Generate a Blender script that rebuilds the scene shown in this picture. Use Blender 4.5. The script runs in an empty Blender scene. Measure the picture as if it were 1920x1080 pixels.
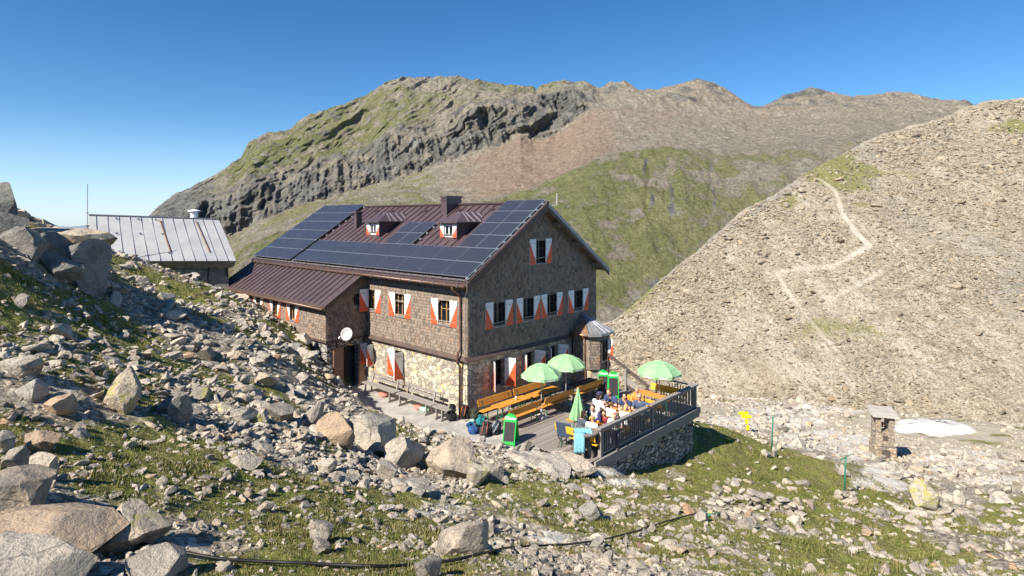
import bpy, bmesh, math, random
import numpy as np
from mathutils import Vector, Matrix, noise as mnoise
R = math.radians
random.seed(7); rng = np.random.default_rng(11)
scene = bpy.context.scene
COL = scene.collection

# ---------------------------------------------------------------- camera, sky, sun
F, YH, CZ = 1104.4, 408.0, 8.1
cam_d = bpy.data.cameras.new("camera"); cam = bpy.data.objects.new("camera", cam_d); COL.objects.link(cam)
cam.location = (0, 0, CZ); cam.rotation_euler = (R(90), 0, 0)
cam_d.sensor_width = 36; cam_d.lens = F / 1920 * 36; cam_d.shift_y = -(540 - YH) / 1920
cam_d.clip_start = .1; cam_d.clip_end = 40000
scene.camera = cam
SUN_H = (-.70, -.714); EL = R(41)
world = bpy.data.worlds.new("World"); scene.world = world; world.use_nodes = True
wn = world.node_tree; bg = wn.nodes['Background']
sky = wn.nodes.new('ShaderNodeTexSky'); sky.sky_type = 'NISHITA'; sky.sun_disc = False
sky.sun_elevation = EL; sky.sun_rotation = math.atan2(SUN_H[0], SUN_H[1])
sky.altitude = 2500; sky.air_density = 1.0; sky.dust_density = 0.4; sky.ozone_density = 2.2
hsv = wn.nodes.new('ShaderNodeHueSaturation'); hsv.inputs['Saturation'].default_value = 1.3; wn.links.new(sky.outputs[0], hsv.inputs['Color']); 
tc = wn.nodes.new('ShaderNodeTexCoord'); sz = wn.nodes.new('ShaderNodeSeparateXYZ'); wn.links.new(tc.outputs['Generated'], sz.inputs[0])
mr = wn.nodes.new('ShaderNodeMapRange'); mr.interpolation_type = 'SMOOTHSTEP'; wn.links.new(sz.outputs[2], mr.inputs[0]); mr.inputs[1].default_value = -.02; mr.inputs[2].default_value = .16; mr.inputs[3].default_value = .52; mr.inputs[4].default_value = 0
mxs = wn.nodes.new('ShaderNodeMix'); mxs.data_type = 'RGBA'; wn.links.new(mr.outputs[0], mxs.inputs[0]); wn.links.new(hsv.outputs[0], mxs.inputs[6]); mxs.inputs[7].default_value = (3.4, 5.1, 7.2, 1); wn.links.new(mxs.outputs[2], bg.inputs[0]); bg.inputs[1].default_value = .08
sd = bpy.data.lights.new("sun", 'SUN'); sun = bpy.data.objects.new("sun", sd); COL.objects.link(sun)
sd.energy = 4.8; sd.angle = R(.53); sd.color = (1, .93, .82)
S = Vector((SUN_H[0] * math.cos(EL), SUN_H[1] * math.cos(EL), math.sin(EL)))
sun.rotation_euler = S.to_track_quat('Z', 'Y').to_euler(); sun.location = (-40, -30, 60)
scene.view_settings.view_transform = 'Standard'; scene.view_settings.look = 'None'
scene.view_settings.exposure = .93; scene.view_settings.gamma = 1

# ---------------------------------------------------------------- helpers
def tag(o, label=None, cat=None, group=None, kind=None):
    if label: o['label'] = label
    if cat: o['category'] = cat
    if group: o['group'] = group
    if kind: o['kind'] = kind
    return o
def empty(name, label, cat, loc=(0, 0, 0), rz=0, group=None):
    o = bpy.data.objects.new(name, None); COL.objects.link(o); o.empty_display_size = .2
    o.location = loc; o.rotation_euler = (0, 0, rz); return tag(o, label, cat, group)
def copy_tree(o, parent=None):
    c = o.copy(); COL.objects.link(c); c.parent = parent
    for ch in list(o.children): copy_tree(ch, c)
    return c
def fast_mesh(name, V, Fc, mats, parent=None, smooth=False, attrs=None, midx=None):
    V = np.asarray(V, dtype=np.float32); Fc = np.asarray(Fc, dtype=np.int32)
    me = bpy.data.meshes.new(name); me.vertices.add(len(V)); me.vertices.foreach_set('co', V.ravel())
    k = Fc.shape[1]; me.loops.add(Fc.size); me.loops.foreach_set('vertex_index', Fc.ravel())
    me.polygons.add(len(Fc)); me.polygons.foreach_set('loop_start', np.arange(0, Fc.size, k, dtype=np.int32))
    me.polygons.foreach_set('loop_total', np.full(len(Fc), k, dtype=np.int32))
    if midx is not None: me.polygons.foreach_set('material_index', np.asarray(midx, dtype=np.int32))
    me.polygons.foreach_set('use_smooth', np.full(len(Fc), smooth))
    me.update(calc_edges=True)
    for n, a in (attrs or {}).items():
        at = me.attributes.new(n, 'FLOAT', 'POINT'); at.data.foreach_set('value', np.asarray(a, dtype=np.float32))
    for m in (mats if isinstance(mats, (list, tuple)) else [mats]): me.materials.append(m)
    o = bpy.data.objects.new(name, me); COL.objects.link(o); o.parent = parent
    return o
class MB:
    def __init__(s): s.v = []; s.f = []; s.m = []
    def add(s, vs, fs, m=0):
        b = len(s.v); s.v += [tuple(p) for p in vs]; s.f += [tuple(b + i for i in f) for f in fs]; s.m += [m] * len(fs); return s
    def hexa(s, p, m=0):
        return s.add(p, [(0, 3, 2, 1), (4, 5, 6, 7), (0, 1, 5, 4), (1, 2, 6, 5), (2, 3, 7, 6), (3, 0, 4, 7)], m)
    def box(s, x0, x1, y0, y1, z0, z1, m=0):
        if x0 > x1: x0, x1 = x1, x0
        if y0 > y1: y0, y1 = y1, y0
        return s.hexa([(x0, y0, z0), (x1, y0, z0), (x1, y1, z0), (x0, y1, z0), (x0, y0, z1), (x1, y0, z1), (x1, y1, z1), (x0, y1, z1)], m)
    def bar(s, a, b, w, h, up=(0, 0, 1), m=0):
        a, b = Vector(a), Vector(b); d = (b - a).normalized(); u = Vector(up)
        if abs(d.dot(u)) > .98: u = Vector((0, 1, 0))
        r = d.cross(u).normalized(); u = r.cross(d).normalized(); r *= w / 2; u *= h / 2
        return s.hexa([a - r - u, a + r - u, b + r - u, b - r - u, a - r + u, a + r + u, b + r + u, b - r + u][0:4] and
                      [a - r - u, a + r - u, a + r + u, a - r + u, b - r - u, b + r - u, b + r + u, b - r + u], m)
    def prism(s, poly, off, m=0):
        n = len(poly); off = Vector(off); P = [Vector(p) for p in poly]; Q = [p + off for p in P]
        return s.add(P + Q, [tuple(range(n - 1, -1, -1)), tuple(range(n, 2 * n))] + [(i, (i + 1) % n, n + (i + 1) % n, n + i) for i in range(n)], m)
    def tube(s, pts, rad, n=8, m=0, cap=True):
        pts = [Vector(p) for p in pts]; rad = rad if isinstance(rad, (list, tuple)) else [rad] * len(pts)
        b = len(s.v); prev = None
        for i, p in enumerate(pts):
            d = (pts[min(i + 1, len(pts) - 1)] - pts[max(i - 1, 0)]).normalized()
            if prev is None: u = Vector((0, 0, 1)) if abs(d.z) < .9 else Vector((1, 0, 0)); u = (u - d * u.dot(d)).normalized()
            else: u = (prev - d * prev.dot(d)).normalized()
            prev = u; w = d.cross(u)
            for k in range(n):
                a = 2 * math.pi * k / n; s.v.append(tuple(p + (u * math.cos(a) + w * math.sin(a)) * rad[i]))
        for i in range(len(pts) - 1):
            for k in range(n):
                s.f.append((b + i * n + k, b + i * n + (k + 1) % n, b + (i + 1) * n + (k + 1) % n, b + (i + 1) * n + k)); s.m.append(m)
        if cap:
            s.f.append(tuple(b + k for k in range(n - 1, -1, -1))); s.m.append(m)
            s.f.append(tuple(b + (len(pts) - 1) * n + k for k in range(n))); s.m.append(m)
        return s
    def build(s, name, mats, parent=None, smooth=False, bevel=0):
        me = bpy.data.meshes.new(name); me.from_pydata(s.v, [], s.f)
        for m in (mats if isinstance(mats, (list, tuple)) else [mats]): me.materials.append(m)
        me.polygons.foreach_set('material_index', s.m); me.polygons.foreach_set('use_smooth', [smooth] * len(s.f)); me.update()
        bm = bmesh.new(); bm.from_mesh(me); bmesh.ops.recalc_face_normals(bm, faces=bm.faces); bm.to_mesh(me); bm.free()
        o = bpy.data.objects.new(name, me); COL.objects.link(o); o.parent = parent
        if bevel:
            b = o.modifiers.new('bevel', 'BEVEL'); b.width = bevel; b.segments = 1; b.limit_method = 'ANGLE'
        return o
_T = [np.random.default_rng(100 + i).random((256, 256)) for i in range(12)]
def vn(x, y, s=0):
    x = np.asarray(x, float); y = np.asarray(y, float)
    xi = np.floor(x).astype(int); yi = np.floor(y).astype(int); fx = x - xi; fy = y - yi
    fx = fx * fx * (3 - 2 * fx); fy = fy * fy * (3 - 2 * fy); T = _T[s % 12]
    a = T[xi & 255, yi & 255]; b = T[(xi + 1) & 255, yi & 255]; c = T[xi & 255, (yi + 1) & 255]; d = T[(xi + 1) & 255, (yi + 1) & 255]
    return (a * (1 - fx) + b * fx) * (1 - fy) + (c * (1 - fx) + d * fx) * fy
def fbm(x, y, o=5, s=0, g=.5):
    r = 0; a = 1; t = 0
    for i in range(o): r = r + a * (vn(x, y, s + i) * 2 - 1); t += a; a *= g; x = x * 2.03 + 17.3; y = y * 2.03 + 9.1
    return r / t
def ridged(x, y, o=5, s=0):
    r = 0; a = 1; t = 0
    for i in range(o): r = r + a * (1 - 2 * abs(vn(x, y, s + i) - .5) * 1.6); t += a; a *= .5; x = x * 2.03 + 5.7; y = y * 2.03 + 3.1
    return r / t
def sst(a, b, x): t = np.clip((x - a) / (b - a), 0, 1); return t * t * (3 - 2 * t)

# ---- materials
class NT:
    def __init__(s, name):
        s.mat = bpy.data.materials.new(name); s.mat.use_nodes = True; s.t = s.mat.node_tree; s.b = s.t.nodes['Principled BSDF']
    def n(s, typ, **kw):
        nd = s.t.nodes.new(typ)
        for k, v in kw.items():
            if k in ('operation', 'blend_type', 'data_type', 'feature', 'attribute_name', 'distance', 'offset', 'squash', 'interpolation_type', 'attribute_type', 'normalize', 'offset_frequency'): setattr(nd, k, v)
            else:
                key = k.replace('_', ' ')
                inp = nd.inputs[key] if key in nd.inputs else nd.inputs[int(k[1:])]
                if isinstance(v, bpy.types.NodeSocket): s.t.links.new(v, inp)
                else: inp.default_value = v
        return nd
    def l(s, a, b): s.t.links.new(a, b)
    def math(s, op, a, b=0.): return s.n('ShaderNodeMath', operation=op, i0=a, i1=b).outputs[0]
    def mix(s, f, a, b, bt='MIX'):
        nd = s.t.nodes.new('ShaderNodeMix'); nd.data_type = 'RGBA'; nd.blend_type = bt
        for k, v in ((0, f), (6, a), (7, b)):
            if isinstance(v, bpy.types.NodeSocket): s.t.links.new(v, nd.inputs[k])
            else: nd.inputs[k].default_value = v if k == 0 else (*v, 1)
        return nd.outputs[2]
    def ramp(s, f, stops):
        nd = s.t.nodes.new('ShaderNodeValToRGB'); s.l(f, nd.inputs[0]); e = nd.color_ramp.elements
        while len(e) < len(stops): e.new(.5)
        for i, (p, c) in enumerate(stops): e[i].position = p; e[i].color = (*c, 1) if not isinstance(c, (int, float)) else (c, c, c, 1)
        return nd.outputs[0]
    def coord(s, which='Object'): return s.n('ShaderNodeTexCoord').outputs[which]
    def mapv(s, v, sc=(1, 1, 1), rot=(0, 0, 0)): return s.n('ShaderNodeMapping', Vector=v, Scale=sc, Rotation=rot).outputs[0]
    def noise(s, v, sc, det=5, ro=.55): return s.n('ShaderNodeTexNoise', Vector=v, Scale=sc, Detail=det, Roughness=ro).outputs[0]
    def vor(s, v, sc, feat='F1', rnd=1.): 
        return s.n('ShaderNodeTexVoronoi', feature=feat, Vector=v, Scale=sc, Randomness=rnd)
    def attr(s, n): return s.n('ShaderNodeAttribute', attribute_name=n).outputs['Fac']
    def island(s): return s.n('ShaderNodeNewGeometry').outputs['Random Per Island']
    def bump(s, h, st=.5, dist=.02, prev=None):
        kw = dict(Height=h, Strength=st, Distance=dist)
        if prev is not None: kw['Normal'] = prev
        return s.n('ShaderNodeBump', **kw).outputs[0]
    def out(s, col=None, rough=.8, spec=.3, metal=0, nrm=None):
        if col is not None:
            if isinstance(col, bpy.types.NodeSocket): s.l(col, s.b.inputs['Base Color'])
            else: s.b.inputs['Base Color'].default_value = (*col, 1)
        if isinstance(rough, bpy.types.NodeSocket): s.l(rough, s.b.inputs['Roughness'])
        else: s.b.inputs['Roughness'].default_value = rough
        s.b.inputs['Specular IOR Level'].default_value = spec; s.b.inputs['Metallic'].default_value = metal
        if nrm is not None: s.l(nrm, s.b.inputs['Normal'])
        return s.mat
def simple(name, c, rough=.7, var=.25, sc=6, spec=.3, metal=0, bump=0, bd=.01):
    m = NT(name); v = m.coord(); n = m.noise(v, sc)
    lo = tuple(x * (1 - var) for x in c); hi = tuple(min(1, x * (1 + var)) for x in c)
    col = m.ramp(n, [(.3, lo), (.7, hi)])
    nr = m.bump(m.noise(v, sc * 5), bump, bd) if bump else None
    return m.out(col, rough, spec, metal, nr)
def wood(name, c, c2, rough=.7, stretch=(1, 12, 12), isl=.35, sc=3):
    m = NT(name); v = m.mapv(m.coord(), stretch); n = m.noise(v, sc, 6, .6)
    col = m.ramp(n, [(.25, c2), (.75, c)])
    i = m.island(); col = m.mix(isl, col, m.mix(i, tuple(x * .45 for x in c), tuple(min(1, x * 1.5) for x in c)))
    return m.out(col, rough, .25, 0, m.bump(n, .3, .004))
M = {}
def rock_mat(name, base=(.52, .462, .38), dark=(.22, .20, .175), warm=(.50, .30, .16), lichen=None, sc=1.0):
    m = NT(name); v = m.n('ShaderNodeNewGeometry').outputs['Position']; i = m.island()
    oi = m.n('ShaderNodeObjectInfo').outputs['Random']
    rnd = m.math('FRACT', m.math('ADD', m.math('MULTIPLY', i, 7.31), m.math('MULTIPLY', oi, 3.77)))
    n1 = m.noise(v, 1.7 * sc, 8, .68); n2 = m.noise(v, 11 * sc, 9, .75); n3 = m.noise(v, 55 * sc, 4, .7)
    c = m.ramp(rnd, [(0, tuple(x * .62 for x in base)), (.3, base), (.62, tuple(x * 1.22 for x in base)), (.9, (base[0]*1.06, base[1]*1.0, base[2]*.93)), (.965, (base[0]*1.08, base[1]*.97, base[2]*.85)), (1, warm)])
    c = m.mix(m.ramp(n1, [(.48, 0), (.66, 1)]), c, dark)
    c = m.mix(m.math('MULTIPLY', m.ramp(n2, [(.52, 0), (.62, 1)]), .55), c, tuple(x * 1.3 for x in dark))
    if lichen: c = m.mix(m.ramp(m.noise(v, 3.1 * sc, 6, .7), [(.5, 0), (.58, .85)]), c, lichen)
    c = m.mix(m.math('MULTIPLY', m.ramp(n3, [(.5, 0), (.62, 1)]), .45), c, tuple(x * .9 for x in dark))
    wv = m.n('ShaderNodeVectorMath', operation='ADD', i0=v, i1=m.n('ShaderNodeVectorMath', operation='SCALE', i0=m.n('ShaderNodeTexNoise', Vector=v, Scale=1.1, Detail=5).outputs[1], Scale=.9).outputs[0]).outputs[0]
    ck = m.ramp(m.vor(m.mapv(wv, (1, 1.4, 2.2), (.4, .3, .2)), 1.0 * sc, 'DISTANCE_TO_EDGE').outputs['Distance'], [(.0, 0), (.022, 1)])
    c = m.mix(m.math('MULTIPLY', m.math('SUBTRACT', 1., ck), .4), c, tuple(x * .35 for x in dark))
    nr = m.bump(n2, .8, .04 / sc); nr = m.bump(n1, 1., .2 / sc, nr); nr = m.bump(ck, .4, .05 / sc, nr)
    return m.out(c, .9, .15, 0, nr)
M['rock'] = rock_mat('rock')
M['rocklichen'] = rock_mat('rock_lichen', lichen=(.42, .40, .10))
M['rockwarm'] = rock_mat('rock_warm', base=(.50, .445, .37))
M['rockgrey'] = rock_mat('rock_grey', base=(.43, .41, .37))
M['rockshade'] = rock_mat('rock_painted_shade', base=(.27, .26, .24), dark=(.13, .125, .115))  # same rock with a darker colour, standing in for shade on the outcrop
M['screerock'] = rock_mat('scree_rock', base=(.37, .318, .238), dark=(.21, .175, .13), warm=(.42, .31, .19), sc=.5)
# foreground soil + turf
def ground_mat():
    m = NT('ground_turf_and_gravel'); v = m.coord('Object'); g = m.attr('grass')
    big = m.noise(v, .35, 6, .6); mid = m.noise(v, 1.7, 7, .65); fine = m.noise(v, 9, 8, .7)
    vo = m.vor(v, 7); vo2 = m.vor(v, 22); vd = m.vor(v, 2.3)
    stone = m.ramp(vo.outputs['Color'], [(.1, (.18, .15, .11)), (.5, (.40, .355, .285)), (.9, (.64, .58, .48))])
    stone2 = m.ramp(vo2.outputs['Color'], [(.1, (.15, .12, .085)), (.5, (.33, .28, .21)), (.9, (.58, .52, .43))])
    st = m.mix(m.ramp(mid, [(.42, 0), (.58, 1)]), stone2, stone)
    edge = m.ramp(vo.outputs['Distance'], [(.35, 1), (.6, .55)])
    st = m.mix(1., st, edge, 'MULTIPLY')
    gr = m.ramp(fine, [(.3, (.085, .105, .022)), (.5, (.17, .19, .045)), (.7, (.31, .275, .11))])
    gr = m.mix(m.ramp(mid, [(.42, 0), (.66, .85)]), gr, m.ramp(fine, [(.35, (.10, .075, .035)), (.65, (.30, .24, .13))]))
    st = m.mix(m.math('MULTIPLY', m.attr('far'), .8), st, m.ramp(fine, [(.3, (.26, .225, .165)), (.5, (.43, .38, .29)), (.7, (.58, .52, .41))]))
    sl = m.attr('slab'); sn = m.noise(m.mapv(v, (1, 5, 3), (0, 0, R(25))), .8, 8, .7)
    st = m.mix(m.ramp(m.math('ADD', sl, m.math('MULTIPLY', m.math('SUBTRACT', mid, .5), .8)), [(.4, 0), (.55, 1)]), st, m.ramp(sn, [(.25, (.40, .375, .335)), (.5, (.56, .525, .46)), (.75, (.68, .635, .555))]))
    f = m.math('ADD', m.math('MULTIPLY', g, 1.15), m.math('MULTIPLY', m.math('SUBTRACT', mid, .5), .8))
    f = m.math('ADD', f, m.math('MULTIPLY', m.math('SUBTRACT', fine, .5), .9))
    fac = m.ramp(f, [(.40, 0), (.55, 1)])
    col = m.mix(fac, st, gr)
    h = m.math('ADD', m.math('MULTIPLY', m.math('SUBTRACT', 1., vo.outputs['Distance']), .5), fine)
    nr = m.bump(h, .8, .06); nr = m.bump(mid, .5, .2, nr)
    return m.out(col, .95, .1, 0, nr)
M['ground'] = ground_mat()
def slab_mat():
    m = NT('glacier_polished_rock'); v = m.coord('Object')
    s = m.mapv(v, (1, 5, 3), (0, 0, R(25))); n = m.noise(s, .8, 8, .7); n2 = m.noise(v, 8, 8, .7)
    c = m.ramp(n, [(.25, (.27, .25, .225)), (.5, (.40, .37, .33)), (.75, (.50, .45, .39))])
    c = m.mix(m.math('MULTIPLY', m.ramp(n2, [(.5, 0), (.65, 1)]), .5), c, (.22, .21, .195))
    return m.out(c, .9, .15, 0, m.bump(n, .6, .08, m.bump(n2, .5, .02)))
M['slab'] = slab_mat()
def scree_mat():
    m = NT('scree_slope'); v = m.coord('Object'); t = m.attr('trail'); g = m.attr('grass'); br = m.attr('crag')
    n = m.noise(v, .05, 6, .6); fine = m.noise(v, 2.2, 9, .78)
    a = m.vor(v, 2.6); b = m.vor(v, 6.)
    strk = m.noise(m.mapv(v, (.35, .045, .05), (0, 0, R(-28))), 1.0, 6, .6); blot = m.noise(v, .35, 6, .65)
    s1 = m.ramp(a.outputs['Color'], [(.12, (.12, .10, .072)), (.45, (.275, .24, .18)), (.9, (.42, .375, .295))])
    s2 = m.ramp(b.outputs['Color'], [(.12, (.12, .10, .072)), (.45, (.285, .25, .185)), (.9, (.44, .39, .305))])
    st = m.mix(m.ramp(fine, [(.4, 0), (.6, 1)]), s1, s2)
    st = m.mix(m.ramp(n, [(.4, 0), (.65, .45)]), st, (.29, .24, .165))
    st = m.mix(m.ramp(strk, [(.45, 0), (.62, .5)]), st, (.42, .38, .31)); st = m.mix(m.ramp(blot, [(.52, 0), (.66, .45)]), st, (.15, .125, .085))
    st = m.mix(m.math('MULTIPLY', br, .8), st, m.ramp(fine, [(.3, (.13, .12, .105)), (.7, (.36, .34, .3))]))
    gf = m.ramp(m.math('ADD', g, m.math('MULTIPLY', m.math('SUBTRACT', fine, .5), 1.3)), [(.4, 0), (.6, .85)])
    st = m.mix(gf, st, m.ramp(fine, [(.3, (.10, .11, .025)), (.7, (.22, .21, .07))]))
    tf = m.ramp(m.math('ADD', t, m.math('MULTIPLY', m.math('SUBTRACT', fine, .5), 1.)), [(.3, 0), (.9, .8)])
    st = m.mix(tf, st, m.ramp(fine, [(.3, (.42, .38, .31)), (.7, (.56, .51, .43))]))
    sp = m.noise(v, 5., 5, .8); st = m.mix(1., st, m.ramp(sp, [(.32, .5), (.5, .98), (.68, 1.4)]), 'MULTIPLY')
    h = m.math('ADD', m.math('MULTIPLY', a.outputs['Distance'], -.7), m.math('ADD', fine, m.math('MULTIPLY', b.outputs['Distance'], -.4)))
    return m.out(st, .95, .1, 0, m.bump(h, .8, .16, None))
M['scree'] = scree_mat()
def mount_mat():
    m = NT('mountain_rock_and_pasture'); v = m.coord('Object')
    g = m.attr('grass'); r = m.attr('crag'); red = m.attr('red')
    big = m.noise(v, .008, 8, .62); mid = m.noise(v, .035, 9, .68); fine = m.noise(v, .16, 10, .75)
    vs = m.mapv(v, (1, 1, .22)); streak = m.noise(vs, .05, 9, .7)
    ground = m.ramp(fine, [(.3, (.14, .125, .095)), (.5, (.265, .235, .185)), (.7, (.41, .375, .31))])
    ground = m.mix(m.ramp(m.math('ADD', red, m.math('MULTIPLY', m.math('SUBTRACT', mid, .5), 1.)), [(.4, 0), (.8, .75)]), ground, m.ramp(fine, [(.3, (.21, .145, .105)), (.7, (.37, .265, .20))]))
    gf = m.math('ADD', g, m.math('ADD', m.math('MULTIPLY', m.math('SUBTRACT', mid, .5), 2.3), m.math('MULTIPLY', m.math('SUBTRACT', fine, .5), 1.3)))
    grass = m.ramp(mid, [(.35, (.085, .105, .036)), (.5, (.16, .168, .07)), (.68, (.25, .238, .13))])
    c = m.mix(m.ramp(gf, [(.42, 0), (.62, 1)]), ground, grass)
    rock = m.ramp(streak, [(.3, (.06, .06, .062)), (.48, (.15, .145, .135)), (.7, (.29, .275, .245))])
    rf = m.math('ADD', r, m.math('ADD', m.math('MULTIPLY', m.math('SUBTRACT', mid, .5), 1.5), m.math('MULTIPLY', m.math('SUBTRACT', fine, .5), 1.)))
    c = m.mix(m.ramp(rf, [(.5, 0), (.62, 1)]), c, rock)
    h = m.math('ADD', m.math('ADD', mid, m.math('MULTIPLY', streak, .8)), m.math('MULTIPLY', fine, .45))
    sp = m.noise(v, .55, 6, .8); c = m.mix(1., c, m.ramp(sp, [(.32, .62), (.5, 1.22), (.68, 1.8)]), 'MULTIPLY')
    return m.out(c, .95, .08, 0, m.bump(m.math('ADD', h, m.math('MULTIPLY', sp, .25)), 1., 12., None))
M['mount'] = mount_mat()
M['far'] = simple('far_rock_hazed', (.22, .26, .33), .95, .2, .001)  # haze of distance put into the rock colour as a blue tint
M['snow'] = simple('old_snow', (.62, .60, .56), .7, .35, .9, bump=.4, bd=.05)

# ---------------------------------------------------------------- hut frame of reference: x outward from gable, y along the gable
PSI = R(43.0); OX, OY = -1.79, 23.74; RZ = -PSI
def W(a, t, z=0): return Vector((OX + a * math.cos(PSI) + t * math.sin(PSI), OY - a * math.sin(PSI) + t * math.cos(PSI), z))
def loc(x, y):
    dx, dy = x - OX, y - OY
    return dx * math.cos(PSI) - dy * math.sin(PSI), dx * math.sin(PSI) + dy * math.cos(PSI)
def P(px, py, d): return ((px - 960) / F * d, d, CZ - (py - YH) / F * d)
def PZ(px, py, z):
    d = F * (CZ - z) / (py - YH); return ((px - 960) / F * d, d, z)

# ---------------------------------------------------------------- near ground
# px, py, depth, turf amount, stone amount
G = [(-900,1080,3.5,.4,.5),(0,1080,4.5,.3,.4),(480,1080,5.2,.6,.4),(960,1080,5.3,.6,.55),(1440,1080,8,.8,.35),(1920,1080,11,.6,.3),(2600,1080,12,.6,.3),
(0,900,6.6,.3,.8),(0,700,10,.6,.5),(0,600,12.5,.6,.4),(0,510,14,.5,.5),(0,428,17,.3,.6),(100,462,19,.3,.6),(240,900,7.6,.45,.6),(240,750,11.2,.5,.6),(240,620,17.5,.4,.9),(240,535,23.5,.5,.7),
(480,900,9,.55,.6),(480,750,14.5,.45,.9),(480,650,20.5,.4,.9),(470,590,26,.45,.5),(430,552,29,.4,.5),(330,532,26,.45,.4),(190,500,22.5,.5,.5),(90,490,17.5,.5,.5),
(400,700,16,.4,1.),(560,660,24.3,.4,.6),(600,690,23.6,.5,.6),(645,735,22.5,.35,.6),(600,780,16.3,.15,1.3),(700,850,15.3,.1,1.4),(600,850,13,.2,1.3),(800,900,13.2,.2,1.3),
(700,1000,8,.55,.7),(960,900,15,.4,1.),(960,970,11,.62,.6),(860,865,17.5,.3,.9),(1000,848,19.6,.1,.6),(1080,885,18.4,.45,.4),(1150,892,19,.55,.3),(1217,890,21.5,.75,.2),
(1275,852,24.5,.85,.1),(1300,800,27,.85,.1),(1345,797,31,1.,.05),(1450,845,31,.85,.1),(1400,930,20,.85,.08),(1590,930,22,.9,.1),(1500,885,27,1.,.06),(1600,885,28,.9,.1),(1350,880,23.5,1.,.05),(1420,890,25,1.,.05),
(1700,965,21,.8,.2),(1738,960,27,.4,.5),(1830,940,29,.4,.5),(1920,900,33,.35,.4),(1920,1000,20,.55,.4),(1700,1050,14,.55,.5),(1560,960,18,.35,1.),(1500,1000,14,.68,.5),(1300,950,15,.72,.4),(1200,1000,11,.74,.4),
(1660,870,37,.25,.35),(1800,855,41,.1,.3),(1920,850,42,.3,.3),(1500,805,47,.1,.3),(1320,752,58,.2,.4),(1700,806,50,.1,.4),(1900,800,52,.15,.5),(2300,850,45,.1,.3),
(1400,800,40,.2,.2),(1300,760,50,.1,.2),(2600,1000,18,.5,.4),(-600,600,14,.5,.5),(-700,800,8,.5,.5)]
XYZ = np.array([P(*g[:3]) for g in G] + [
 (-19, 13, 9.9), (-24, 20, 10.5), (-16.5, 14.5, 8.8), (-23, 7, 9.8), (-20, 27, 7.2), (-26, 32, 6), (-24, 40, 4), (-10, 44, -2), (-16, 60, -14), (0, 48, -9), (10, 60, -16), (-40, 40, 8),  # starts with an unseen rise off to the left, heightened to cast shade
 (0, 0, 6.4), (0, -8, 7.5), (10, -6, 4.5), (-10, -6, 7.6), (20, 4, 0), (-10, 3, 6.4), (40, 30, -5), (60, 50, -12), (30, 75, -16), (60, 75, -16), (90, 60, -12), (-6, 30, -.2), (3, 32, -2.5), (9, 33, -4.5), (4, 23, -.9), (7.3, 24.6, -1.7)])
TU = np.array([g[3] for g in G] + [.4] * (len(XYZ) - len(G))); ST = np.array([g[4] for g in G] + [.5] * (len(XYZ) - len(G)))
def tk(r2): return np.where(r2 > 0, r2 * np.log(r2 + 1e-9) * .5, 0)
def tps_fit(X, V, lam=.15):
    n = len(X); K = tk(((X[:, None] - X[None]) ** 2).sum(-1)) + lam * np.eye(n); Pm = np.c_[np.ones(n), X]
    A = np.block([[K, Pm], [Pm.T, np.zeros((3, 3))]]); return np.linalg.solve(A, np.r_[V, 0, 0, 0])
_c = tps_fit(XYZ[:, :2], XYZ[:, 2])
def tps(x, y):
    r = _c[-3] + _c[-2] * x + _c[-1] * y
    for i in range(len(XYZ)): r = r + _c[i] * tk((x - XYZ[i, 0]) ** 2 + (y - XYZ[i, 1]) ** 2)
    return r
def idw(x, y, V):
    num = 0; den = 0
    for i in range(len(XYZ)):
        w = 1 / ((((x - XYZ[i, 0]) ** 2 + (y - XYZ[i, 1]) ** 2) / (XYZ[i, 1] ** 2 + 4)) + .001) ** 1.5; num = num + w * V[i]; den = den + w
    return num / den
PATIO = [(-7.5, 0), (-7.5, -1.5), (-5.6, -2.0), (-2.7, -2.15), (.9, -2.05), (2.6, -1.2), (4.6, -.5), (5.4, .3), (0, .4)]
def sdf(poly, a, t):
    d = np.full(np.shape(a), 1e9); ins = np.zeros(np.shape(a), bool); n = len(poly)
    for i in range(n):
        x0, y0 = poly[i]; x1, y1 = poly[(i + 1) % n]; ex, ey = x1 - x0, y1 - y0
        h = np.clip(((a - x0) * ex + (t - y0) * ey) / (ex * ex + ey * ey), 0, 1); d = np.minimum(d, np.hypot(a - x0 - h * ex, t - y0 - h * ey))
        c = (y0 > t) != (y1 > t); ins ^= c & (a < ex * (t - y0) / (ey if ey else 1e-9) + x0)
    return np.where(ins, -d, d)
def ground(x, y, micro=True):
    x = np.asarray(x, float); y = np.asarray(y, float)
    z = tps(x, y); a, t = loc(x, y); r = np.hypot(x, y)
    if micro:
        amp = .5 + .5 * sst(3, 12, r)
        z = z + amp * (.22 * fbm(x * .45, y * .45, 4, 1) + .10 * ridged(x * 1.3, y * 1.3, 4, 3) - .07 + .03 * fbm(x * 6, y * 6, 3, 2))
    sp = sdf(PATIO, a, t); k = 1 - sst(0, 1.5, sp); z = z * (1 - k) + (-.06) * k
    dk = (a > -.2) & (a < 6.2) & (t > -.35) & (t < 7.9); z = np.where(dk, np.minimum(z, -.35 - .9 * sst(.3, 4, t)), z)
    hu = (a < .2) & (a > -19.3) & (t > -.05) & (t < 9.2); z = np.where(hu, np.minimum(z, -.1), z)
    an = (a < -7.3) & (a > -19) & (t > -2.2) & (t < .1); z = np.where(an, np.minimum(z, 1.5), z)
    return z
def turf(x, y): return idw(x, y, TU) + .75 * fbm(x * .5, y * .5, 5, 8)
def ray(px, py, d0=2., d1=75.):
    d = np.exp(np.linspace(math.log(d0), math.log(d1), 900)); x = (px - 960) / F * d; z = CZ - (py - YH) / F * d
    g = ground(x, d); i = int(np.argmax(g > z)); 
    if not (g > z).any(): i = len(d) - 1
    return x[i], d[i], g[i]
NA, NR = 1000, 560
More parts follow.
